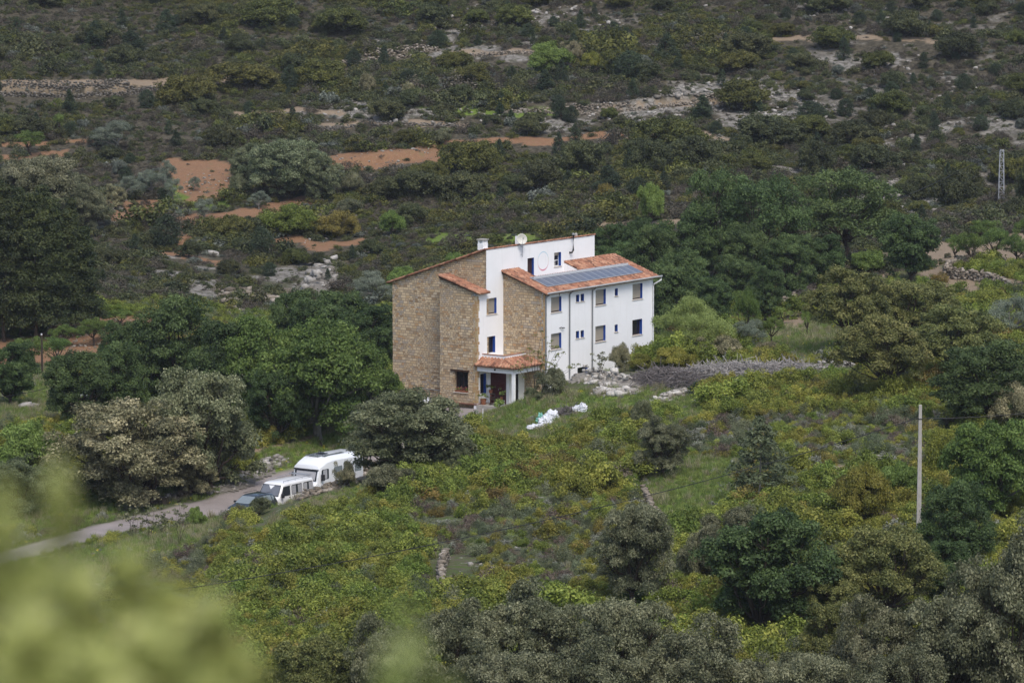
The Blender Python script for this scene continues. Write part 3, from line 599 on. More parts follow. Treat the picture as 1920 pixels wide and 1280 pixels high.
# verge boards and parapet cap
MB().prism([(W2, ZT - .02), (W2, ZT + .04), (W2 + GG + .4, ZG - .06), (W2 + GG + .4, ZG - .16)], 'x', -A1_ - .2, -A1_ - .03).build('verge', M['lintel'], house)
MB().prism([(-.36, ZE - .12), (-.36, ZE - .02), (W2 - .01, ZR - .0), (W2 - .01, ZR - .14)], 'x', -.2, -.02).build('verge', M['lintel'], house)
MB().prism([(W2 - .3, ZBL - .12), (W2 - .3, ZBL - .04), (W2 + BW, ZBH + .0), (W2 + BW, ZBH - .12)], 'x', XB - .15, XB - .02).build('verge', M['lintel'], house)
MB().box(-A1_ - .05, TL - A1_ + .05, W2 - .06, W2 + .12, ZT + .002, ZT + .045).build('wall_cap', M['tile'], house)
# terrace behind the roof
tz = 8.25
MB().box(CUT[0], CUT[1], CUT[2], W2 - .002, tz - .1, tz).build('terrace_floor', M['tile'], house)
zc = ZE + .03 + CUT[2] * sl2
MB().box(CUT[0], CUT[1], CUT[2] - .12, CUT[2] - .004, tz - .1, zc - .04).prism([(CUT[2], tz), (W2 - .004, tz), (W2 - .004, ZR - .01), (CUT[2], zc - .04)], 'x', CUT[1] + .003, CUT[1] + .15).prism([(CUT[2], tz), (W2 - .004, tz), (W2 - .004, ZR - .01), (CUT[2], zc - .04)], 'x', CUT[0] - .15, CUT[0] - .003).build('terrace_parapet', M['white'], house)
# solar panels
pan = None; n_p = 14; px0, px1, py0, py1 = .95, 14.15, .40, 2.08
ang = math.atan(sl2)
for i in range(n_p):
    wd = (px1 - px0) / n_p; ln = (py1 - py0) / math.cos(ang)
    if pan is None:
        pan = MB().box(0, wd - .012, 0, ln, 0, .03).build('solar_panel', M['alu'], house)
        pc = MB().box(.025, wd - .037, .025, ln - .025, .0, .033).build('solar_cells', M['solar'], pan)
        p_ = pan
    else:
        p_ = pan.copy(); COL.objects.link(p_); c_ = pc.copy(); COL.objects.link(c_); c_.parent = p_
    p_.location = (px0 + i * wd, py0, ZE + .03 + py0 * sl2 + .18); p_.rotation_euler = (ang, 0, 0)
MB().box(px0 + .1, px1 - .1, py0 + .3, py0 + .34, ZE + .2 + .3 * sl2, ZE + .34 + .38 * sl2).box(px0 + .1, px1 - .1, py1 - .35, py1 - .31, ZE + .9 - .10, ZE + .97 + .05).build('panel_rail', M['alu'], house)
# gutter and downpipes
g = MB(); prof_ = [(-.50, ZE + .06), (-.49, ZE - .03), (-.44, ZE - .07), (-.38, ZE - .07), (-.34, ZE - .03), (-.33, ZE + .0), (-.36, ZE - .0), (-.42, ZE - .04), (-.47, ZE + .06)]
g.prism(prof_, 'x', -.25, HL + .62); g.build('gutter', M['gutter'], house)
for x_, m_ in ((.03, 'dgrey'), (3.23, 'dgrey'), (6.35, 'dgrey')):
    MB().tube([(x_, -.40, ZE - .05), (x_, -.40, ZE - .14), (x_, -.10, ZE - .34), (x_, -.075, ZE - .5), (x_, -.075, -.5)], .06, 8).build('downpipe', M[m_], house)
MB().tube([(HL + .55, -.42, ZE - .05), (HL + .55, -.42, ZE - .3), (HL - .08, -.12, ZE - .62), (HL - .08, -.075, ZE - .8), (HL - .08, -.075, -.5)], .06, 8).build('downpipe', M['gutter'], house)
MB().tube([(.9 + 1.0, -.03, ZE - .1), (.9 + 1.0, -.03, ZE - .38)], .03, 6).build('bracket', M['dgrey'], house)
MB().tube([(1.95, -.02, 5.62), (2.1, -.12, 5.66), (2.2, -.10, 5.58), (2.35, -.14, 5.62), (2.5, -.1, 5.56)], .035, 5).build('bracket', M['black'], house)
# chimney
ch = MB().box(-2.18, -1.58, W2 + .31, W2 + .85, ZT - .1, ZT + .42).build('chimney', M['white'], house, .01)
MB().box(-2.24, -1.52, W2 + .25, W2 + .91, ZT + .66, ZT + .74).build('chimney_cap', M['concrete'], ch)
MB().box(-2.16, -2.02, W2 + .33, W2 + .47, ZT + .42, ZT + .66).box(-1.74, -1.6, W2 + .33, W2 + .47, ZT + .42, ZT + .66).box(-2.16, -2.02, W2 + .69, W2 + .83, ZT + .42, ZT + .66).box(-1.74, -1.6, W2 + .69, W2 + .83, ZT + .42, ZT + .66).box(-1.95,-1.81,W2+.33,W2+.83,ZT+.42,ZT+.66).build('chimney_pillar', M['white'], ch)
# satellite dish on a mast
mast = MB().tube([(2.30, W2 - .16, 10.8), (2.30, W2 - .16, 12.1)], .025, 6).tube([(2.3, W2 - .01, 11.0), (2.3, W2 - .16, 11.0)], .02, 5).tube([(2.3, W2 - .01, 11.6), (2.3, W2 - .16, 11.6)], .02, 5).build('dish_mast', M['dgrey'], house)
D_ = MB(); nr, na = 6, 28; rings = []
for r_ in range(nr + 1):
    rad = .42 * r_ / nr
    for a_ in range(na): 
        t_ = 2 * math.pi * a_ / na; D_.v.append((math.cos(t_) * rad, .16 * (1 - (rad / .42) ** 2), math.sin(t_) * rad))
for r_ in range(nr):
    for a_ in range(na): D_.f.append((r_*na + a_, r_*na + (a_+1) % na, (r_+1)*na + (a_+1) % na, (r_+1)*na + a_))
dsh = D_.build('satellite_dish', M['dish'], mast, smooth_=True); sm_ = dsh.modifiers.new('t', 'SOLIDIFY'); sm_.thickness = .02
dsh.location = (2.05, W2 - .30, 12.22); dsh.rotation_euler = (R(-14), 0, R(-38))
MB().box(-.04, .04, -.42, -.34, -.05, .05).tube([(0, -.36, 0), (0, -.02, -.40)], .012, 5).tube([(0, .16, 0), (.1, .3, -.25)], .025, 5).build('feed_arm', M['dgrey'], dsh)
MB().tube([(2.30, W2 - .16, 12.1), (2.3, W2 - .16, 12.75)], .012, 5).build('antenna_rod', M['dgrey'], mast)
MB().box(2.42, 2.66, W2 + .4, W2 + .6, ZT - .1, ZT + .62).build('vent_stack', M['white'], house)
# stove pipe
MB().tube([(8.98, W2 + .0, 10.62), (8.98, W2 - .2, 10.62), (9.13, W2 - .24, 10.78), (9.13, W2 - .24, 12.0)], .075, 10).build('stove_pipe', M['black'], house)
MB().tube([(9.13, W2 - .24, 12.02), (9.13, W2 - .24, 12.06), (9.13, W2 - .24, 12.16)], [.13, .13, .05], 10).build('pipe_cowl', M['dgrey'], house)
MB().tube([(10.3, W2 + .3, ZT), (10.3, W2 + .3, ZT + .2), (10.3, W2 + .3, ZT + .3)], [.12, .13, .04], 10).build('roof_vent', M['concrete'], house)
# painted ring on the upper wall
b_ = NB('ring paint'); co_ = b_.coord(); sp_ = b_.n('ShaderNodeSeparateXYZ'); b_.l(co_, sp_.inputs[0])
cr_ = b_.ramp(b_.math('MULTIPLY_ADD', sp_.outputs[2], .66, .5), [(0, (.62, .22, .28)), (.2, (.68, .42, .46)), (.42, (.72, .62, .60)), (.6, (.66, .68, .60)), (.8, (.45, .62, .70)), (1, (.30, .55, .68))])
M['ring'] = b_.done(b_.pbsdf(cr_, .8, .2))
rg = MB(); n = 48
for k in range(n):
    t_ = 2 * math.pi * k / n
    wd_ = .045 + .075 * max(0, -math.sin(t_)) ** 3
    for r_, y_ in ((.75, -.006), (.75 - wd_, -.006), (.75 - wd_, .0), (.75, .0)): rg.v.append((math.cos(t_) * r_, y_, math.sin(t_) * r_))
for k in range(n):
    for j in range(4): rg.f.append((k*4 + j, k*4 + (j+1) % 4, ((k+1) % n)*4 + (j+1) % 4, ((k+1) % n)*4 + j))
rg.build('painted_ring', M['ring'], house, loc=(5.34, W2 - .001, 10.23))
# bay window
bw = MB().box(XB + .36, XB + .40, 4.75, 6.0, .86, 2.40).build('bay_window', M['darkglass'], house)
fr = MB().box(XB + .32, XB + .36, 4.731, 4.80, .841, 2.419).box(XB + .32, XB + .36, 5.95, 6.018, .841, 2.419).box(XB + .32, XB + .36, 5.34, 5.40, .841, 2.419).box(XB + .32, XB + .36, 4.80, 5.95, 2.35, 2.419)
fr.build('frame', M['brownwood'], bw)
bars = MB()
for k in range(9): bars.box(XB + .2, XB + .215, 4.80 + k * .143, 4.815 + k * .143, .87, 2.4)
bars.build('window_bars', M['black'], bw)
MB().box(XB - .10, XB + .15, 4.60, 6.35, 2.425, 2.56).build('lintel', M['lintel'], bw, .01)
MB().box(XB - .08, XB + .25, 4.68, 6.12, .78, .838).build('sill', M['sill'], bw, .006)
MB().tube([(-A1_ - .10, 10.22, .1), (-A1_ - .10, 10.22, .66), (-A1_ - .10, 8.2, .63)], .04, 6).build('wall_pipe', M['dgrey'], house)
# porch
ux, vy = -3.43, .45
MB().box(ux, ux + .22, vy, W2 - .004, 2.58, 2.98).box(ux + .22, -.004, vy, vy + .22, 2.58, 2.98).build('porch_beam', M['white'], house)
MB().box(ux + .005, ux + .22, vy + .005, vy + .22, -.4, 2.578).build('porch_column', M['white'], house)
MB().box(-2.75, -.004, 1.76, W2 - .004, 2.99, 3.06).box(ux + .01, -.004, vy + .01, 1.76, 2.985, 3.05).box(ux + .01, -2.75, 1.76, W2 - .004, 2.985, 3.05).build('porch_ceiling', M['white'], house)
MB().box(-2.75, -2.60, 1.76, W2 - .004, 3.07, 3.80).box(-2.60, -.004, 1.76, 1.91, 3.07, 3.80).build('parapet', M['white'], house)
MB().box(-2.79, -2.56, 1.72, W2 - .004, 3.803, 3.84).box(-2.56, -.004, 1.72, 1.95, 3.803, 3.84).build('parapet_cap', M['tile'], house)
pr = thing('porch_roof', None, None); pr.parent = house
ef = .28
# front skirt (slopes towards -x): build with local y along the slope, then turn
def skirt(name, length, run, z0_, z1_, clip, loc, rz):
    o = tiles(name, 0, length, 0, run, lambda y: z0_ + (z1_ - z0_) * y / run, parent=pr, clip=clip, pitch=.3, lap=.34, amp=.15); o.location = loc; o.rotation_euler = (0, 0, rz); return o
run = .68 + ef + .02
# faces -x : local x -> -y world, local y -> +x
LF = (W2 + .12) - (vy - ef)
skirt('tile_slope', LF, run, 2.97, 3.48, lambda x, y: x < LF - y * (1.76 - vy + ef) / run + .05, (ux - ef, W2 + .12, 0), R(-90))
LS = -.01 - (ux - ef); run2 = 1.76 - vy + ef
skirt('tile_slope', LS, run2, 2.97, 3.48, lambda x, y: x > y * run / run2 - .05, (ux - ef, vy - ef, 0), 0)
MB().tube([(ux - ef, vy - ef, 3.10), (-2.78, 1.74, 3.60)], .09, 8).build('hip_tile', M['tile'], pr)
# entrance
MB().box(-2.0, -1.86, 3.68, W2 - .004, 0, 2.99).box(-2.0, -1.86, 1.90, 2.19, 0, 2.99).box(-2.0, -1.86, 2.19, 3.68, 2.36, 2.99).box(-1.86, -1.5, 1.90, 2.04, 0, 2.99).box(-.75, -.004, 1.90, 2.04, 0, 2.99).build('porch_wall', M['white'], house)
dr = MB().box(-1.95, -1.89, 2.20, 3.67, .0, 2.35).build('front_door', M['maroon'], house)
dp = MB()
for k in range(6):
    for j in range(3): dp.box(-1.958, -1.948, 2.26 + k * .235, 2.26 + k * .235 + .18, .15 + j * .74, .15 + j * .74 + .62)
dp.build('door_panel', M['maroon'], dr); MB().box(-2.0, -1.955, 2.9, 2.93, 1.0, 1.15).build('handle', M['grey'], dr)
MB().box(-1.5, -.75, 1.95, 2.0, 0, 2.36).build('side_door', M['black'], house)
MB().box(ux - .1, -.004, vy - .1, W2 - .004, -.4, 0).build('porch_floor', M['concrete'], house, .01)
MB().box(ux - .02, ux + .0, 2.15, 2.3, 2.72, 2.86).build('porch_lamp', M['black'], house)

# ------------------------------------------------------------------ foliage
def leaves(centers, radii, n_each, size, rng, up=.25, flat=1.0, aspect=.6, rand=.6, tintc=None, shell=.55, tip=None, tj=.55):
    """rhombus leaves round each clump centre; returns V, F, tint"""
    C = np.repeat(centers, n_each, 0); Rr = np.repeat(radii, n_each)
    N = len(C); dr = rng.normal(size=(N, 3)); dr /= np.linalg.norm(dr, axis=1)[:, None]
    dr[:, 2] = np.where(dr[:, 2] < -.3, -dr[:, 2], dr[:, 2])
    rr = Rr * (shell + (1 - shell) * rng.random(N) ** .6) * (1 + .18 * rng.normal(size=N))
    P = C + dr * rr[:, None] * np.array([1, 1, flat])
    nrm = dr + rng.normal(size=(N, 3)) * rand + np.array([0, 0, up]); nrm /= np.linalg.norm(nrm, axis=1)[:, None]
    t = np.cross(nrm, rng.normal(size=(N, 3))); t /= np.linalg.norm(t, axis=1)[:, None] + 1e-9; bt = np.cross(nrm, t)
    s = size * (.6 + .8 * rng.random(N)); a = t * s[:, None]; c = bt * (s * aspect)[:, None]
    V = np.stack([P - a, P - c * 1.0 + nrm * .12 * s[:, None], P + a, P + c + nrm * .12 * s[:, None]], 1).reshape(-1, 3)
    F = np.arange(4 * N).reshape(-1, 4)
    base = rng.random(len(centers)) if tintc is None else tintc
    ti = np.clip(.62 * np.repeat(base, n_each) + tj * rng.random(N) - .08, 0, 1)
    return V, F, np.repeat(ti, 4)
PARTS = {}
def leafmesh(name, sets, mat):
    V = np.concatenate([s[0] for s in sets]); T = np.concatenate([s[2] for s in sets]); Fs = []; o = 0
    for s in sets: Fs.append(s[1] + o); o += len(s[0])
    return np_mesh(name, V, np.concatenate(Fs), mat, {'tint': ('FLOAT', T)})
def limb(mb, p0, p1, r0, r1, rng, wob=.12, n=5, seg=5):
    p0, p1 = np.array(p0, float), np.array(p1, float); L = np.linalg.norm(p1 - p0); pts = []
    for i in range(seg + 1):
        t = i / seg; q = p0 + (p1 - p0) * t + (rng.normal(size=3) * wob * L * .35 if 0 < i < seg else 0)
        q = q + np.array([0, 0, -.10 * L * math.sin(math.pi * t)]); pts.append(q)
    mb.tube(pts, [r0 + (r1 - r0) * (i / seg) for i in range(seg + 1)], n); return pts
def tree_proto(kind, seed, mat, bark, R_=4.0, H=7.0, th=1.0, nsub=22, ncl=9, crad=.55, nleaf=133, size=0.104, sub=.31, low=-.95, aspect=.6, up=.25, flat=.85, spread_=.74, open_=0., rand=.6, tr=.28):
    rng = np.random.default_rng(seed); cz = th + (H - th) * .42; rz = (H - th) * .55
    subs = []; tries = 0
    while len(subs) < nsub and tries < 4000:
        tries += 1
        d = rng.normal(size=3); d /= np.linalg.norm(d)
        if d[2] < low or (d[2] < -.3 and rng.random() < .3): continue
        k = spread_ * (.75 + .35 * rng.random()) if len(subs) else .55
        if not len(subs): d = np.array([.1, .05, 1.])
        c = np.array([d[0] * R_ * k, d[1] * R_ * k, cz + d[2] * rz * k * 1.02])
        if all(np.linalg.norm(c - s[0]) > R_ * .30 for s in subs): subs.append((c, R_ * sub * (.72 + .5 * rng.random())))
    cen = []; rad = []; tc = []
    for c, r in subs:
        n = int(ncl * (r / (R_ * sub)) ** 1.5) + 3; g = rng.random() * .45
        for _ in range(n):
            d = rng.normal(size=3); d /= np.linalg.norm(d)
            if d[2] < -.5: d[2] *= -1
            cen.append(c + d * r * (.62 + .38 * rng.random()) * np.array([1, 1, .82])); rad.append(crad * (.65 + .6 * rng.random())); tc.append(np.clip(g + .55 * rng.random(), 0, 1))
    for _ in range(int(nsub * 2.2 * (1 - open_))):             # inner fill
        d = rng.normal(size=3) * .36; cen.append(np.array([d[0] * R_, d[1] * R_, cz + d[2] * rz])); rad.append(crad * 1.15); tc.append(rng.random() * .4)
    cen = np.array(cen); cen[:, 2] = np.maximum(cen[:, 2], th * .6 + .2)
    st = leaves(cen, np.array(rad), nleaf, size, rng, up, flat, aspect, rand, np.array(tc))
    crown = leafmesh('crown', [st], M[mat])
    tb = MB(); lean = rng.normal(size=2) * .25; fork = np.array([lean[0], lean[1], th + .3])
    limb(tb, (0, 0, -.4), fork, tr * 1.15, tr * .8, rng, .08, 8)
    for c, r in subs:
        mid = fork + (c - fork) * .5 + rng.normal(size=3) * .2; mid[2] = max(mid[2], th * .8)
        limb(tb, fork + np.array([0, 0, -.1]), mid, tr * .5, tr * .3, rng, .1, 6, 3); limb(tb, mid, c, tr * .3, tr * .12, rng, .1, 5, 3)
        for _ in range(4):
            d = rng.normal(size=3); d /= np.linalg.norm(d); d[2] = abs(d[2]) * .6
            limb(tb, c - (c - mid) * .3, c + d * r * .9, tr * .12, tr * .04, rng, .1, 4, 2)
    tm = tb.mesh('trunk'); tm.materials.append(M[bark])
    vv = st[0]; hr = np.hypot(vv[:, 0], vv[:, 1]); PARTS.setdefault(kind, []).append((crown, tm, 2 * float(np.percentile(hr, 98.5)), float(np.percentile(vv[:, 2], 99.7))))
for s in range(4): tree_proto('oak', 10 + s, 'oak', 'bark', th=.5, size=0.077, nleaf=235)
for s in range(3): tree_proto('oakf', 20 + s, 'oakf', 'bark', th=.7, size=0.074, nleaf=264, low=-.9)
for s in range(3): tree_proto('oakg', 30 + s, 'oakg', 'bark', size=0.064, nleaf=254, crad=.5, ncl=10)
for s in range(3): tree_proto('quej', 40 + s, 'quej', 'bark', size=0.074, nleaf=186, th=1.6, low=-.5, open_=.6, crad=.5, sub=.26, nsub=24, tr=.2)
for s in range(4): tree_proto('broad', 50 + s, 'broad', 'palebark', size=0.096, nleaf=205, crad=.6, low=-.95, th=.9)
for s in range(4): tree_proto('dark', 60 + s, 'darkg', 'bark', size=0.090, nleaf=205, crad=.58, low=-.95, th=.9, H=8, open_=.3)
for s in range(2): tree_proto('tall', 65 + s, 'darkg', 'bark', size=0.083, nleaf=107, crad=.6, low=-.6, th=2.2, H=9, nsub=22, sub=.26, open_=.9, tr=.2)
for s in range(2): tree_proto('willow', 70 + s, 'willow', 'palebark', R_=3, H=4.6, size=0.054, nleaf=254, crad=.55, low=-.5, th=.4, nsub=14, sub=.34, aspect=.35, tr=.1)
for s in range(3): tree_proto('olive', 80 + s, 'olive', 'palebark', R_=2.4, H=3.8, size=0.054, nleaf=215, crad=.42, th=.9, nsub=9, aspect=.32, tr=.2, open_=.4)
for s in range(3): tree_proto('almond', 90 + s, 'bright', 'bark', R_=2.2, H=3.4, size=0.061, nleaf=117, crad=.38, th=1.1, low=-.1, nsub=8, sub=.32, aspect=.4, tr=.15, open_=.9)
for s in range(3): tree_proto('orchard', 95 + s, 'broad', 'bark', R_=2.6, H=3.4, size=0.064, nleaf=117, crad=.42, th=1.0, low=-.1, nsub=9, sub=.32, aspect=.45, tr=.17, open_=.8)
for s in range(3): tree_proto('brightbush', 100 + s, 'bright', 'bark', R_=2.2, H=2.8, size=0.064, nleaf=215, crad=.45, th=.2, low=-.4, nsub=10, tr=.07)
for s in range(3): tree_proto('greybush', 105 + s, 'oakg', 'bark', R_=2.0, H=2.6, size=0.054, nleaf=235, crad=.42, th=.2, low=-.4, nsub=10, tr=.07)
for s in range(3): tree_proto('palebush', 110 + s, 'oakf', 'bark', R_=2.0, H=2.6, size=0.054, nleaf=235, crad=.42, th=.2, low=-.4, nsub=10, tr=.07)
for s in range(3): tree_proto('darkbush', 115 + s, 'oak', 'bark', R_=2.0, H=2.6, size=0.054, nleaf=235, crad=.42, th=.2, low=-.4, nsub=10, tr=.07)
for s in range(3): tree_proto('kbush', 120 + s, 'kermes', 'bark', R_=2.2, H=2.4, size=0.054, nleaf=235, crad=.42, th=.15, low=-.3, nsub=11, tr=.07)
for s in range(2): tree_proto('rustbush', 125 + s, 'rust', 'bark', R_=2.2, H=2.2, size=0.054, nleaf=215, crad=.42, th=.15, low=-.3, nsub=11, tr=.07)
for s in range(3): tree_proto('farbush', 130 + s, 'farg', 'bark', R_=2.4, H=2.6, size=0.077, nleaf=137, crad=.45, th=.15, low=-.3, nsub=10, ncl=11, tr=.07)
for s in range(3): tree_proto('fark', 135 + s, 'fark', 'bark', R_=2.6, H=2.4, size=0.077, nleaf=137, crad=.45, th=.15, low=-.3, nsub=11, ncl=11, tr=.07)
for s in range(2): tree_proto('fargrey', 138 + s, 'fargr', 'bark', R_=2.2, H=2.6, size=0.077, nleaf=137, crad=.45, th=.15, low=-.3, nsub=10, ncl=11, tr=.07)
def conifer_proto(kind, seed, mat, R_, H, th, n, nleaf, size, crad, shape, bark='bark', tr=.1, drop=.0, aspect=.3, visible=0):
    rng = np.random.default_rng(seed); cen = []; rad = []; tc = []; tb = MB()
    limb(tb, (0, 0, -.4), (rng.normal() * .1, rng.normal() * .1, H * .93), tr, tr * .25, rng, .02, 7)
    for i in range(n):
        h = (i + rng.random()) / n; a = rng.random() * 2 * math.pi; rr_ = R_ * shape(h) * (.55 + .5 * rng.random())
        p = np.array([math.cos(a) * rr_, math.sin(a) * rr_, th + (H - th) * h - drop * rr_])
        cen.append(p); rad.append(crad * (.6 + .7 * rng.random()) * (.45 + .75 * shape(h))); tc.append(rng.random() * .7 + .2 * h)
        if i % 4 == 0: limb(tb, (0, 0, max(.3, p[2] - .25 * rr_)), p, tr * .3, tr * .06, rng, .05, 4, 3)
    st = leaves(np.array(cen), np.array(rad), nleaf, size, rng, .5, .75, aspect, .8, np.array(tc)); H_r = float(np.percentile(st[0][:, 2], 99.7)); W_r = 2 * float(np.percentile(np.hypot(st[0][:, 0], st[0][:, 1]), 98))
    tm = tb.mesh('trunk'); tm.materials.append(M[bark])
    PARTS.setdefault(kind, []).append((leafmesh('crown', [st], M[mat]), tm, W_r, H_r))
cone = lambda h: max(.05, (1 - h) ** .75) * min(1, .5 + h * 3)
egg = lambda h: max(.1, math.sin(math.pi * min(1, .12 + h * .86)) ** .7)
for s in range(4): conifer_proto('junip', 140 + s, 'junip', 1.0 + .25 * s, 3.2 - .2 * s, .05, 90, 60, .085, .42, cone)
for s in range(2): conifer_proto('junround', 146 + s, 'junip', 1.6, 2.8, .05, 110, 70, .10, .5, egg)
for s in range(4): conifer_proto('pine', 150 + s, 'pine', 2.5, 12.5, 1.6, 190, 150, .12, .85, lambda h: max(.15, (1 - h) ** .6) * (.75 + .25 * math.sin(h * 40)), 'bark', .17, .1)
for s in range(2): conifer_proto('sapling', 156 + s, 'sapl', 1.7, 4.4, .3, 75, 70, .11, .42, lambda h: max(.06, (1 - h) ** .8), 'palebark', .07, -.25)
CATN = {'oak':('holm_oak','tree'),'oakf':('holm_oak','tree'),'oakg':('holm_oak','tree'),'quej':('oak_tree','tree'),'broad':('broadleaf_tree','tree'),'dark':('broadleaf_tree','tree'),'tall':('oak_tree','tree'),
 'willow':('willow_tree','tree'),'olive':('olive_tree','tree'),'almond':('almond_tree','tree'),'orchard':('orchard_tree','tree'),'brightbush':('bush','bush'),'greybush':('bush','bush'),'palebush':('bush','bush'),'darkbush':('bush','bush'),
 'kbush':('bush','bush'),'rustbush':('bush','bush'),'farbush':('bush','bush'),'fark':('bush','bush'),'fargrey':('bush','bush'),'junip':('juniper_bush','juniper'),'junround':('juniper_bush','juniper'),'pine':('pine_tree','pine'),'sapling':('pine_sapling','pine')}
_cnt = {}; TREEPOS = []
def plant(kind, px, ytop, ybase, wpx, label=None, group=None, d=None, sink=.15, var=None):
    """a tree whose foot stands where the line of sight through (px, ybase) meets the ground (or at distance d)"""
    k = _cnt.get(kind, 0); _cnt[kind] = k + 1
    if d is None: p = hit(px, ybase)
    else: p = at_d(px, ybase, d); p[2] = gz(p[0], p[1])
    ax, ay = project(p[0], p[1], p[2]); sc_ = FPX / math.hypot(p[1], CZ - p[2])
    h = max(.5, (float(ay) - ytop) / sc_); wd = wpx / sc_
    lst = PARTS[kind]; crown, trunk, w0, h0 = lst[(k if var is None else var) % len(lst)]
    nm, cat = CATN[kind]
    o = thing(nm, label or 'unlabelled plant', cat, (p[0], p[1], p[2] - sink), random.Random(int(px * 13 + ybase)).uniform(0, 6.28), group)
    o.scale = (wd / w0, wd / w0, (h + sink) / h0)
    if cat == 'bush' or cat == 'juniper':
        c = bpy.data.objects.new('foliage', crown)
    else: c = bpy.data.objects.new('crown', crown)
    t = bpy.data.objects.new('trunk' if cat in ('tree', 'pine') else 'stem', trunk)
    for q_ in (c, t): COL.objects.link(q_); q_.parent = o
    TREEPOS.append((p[0], p[1], wd / 2)); return o

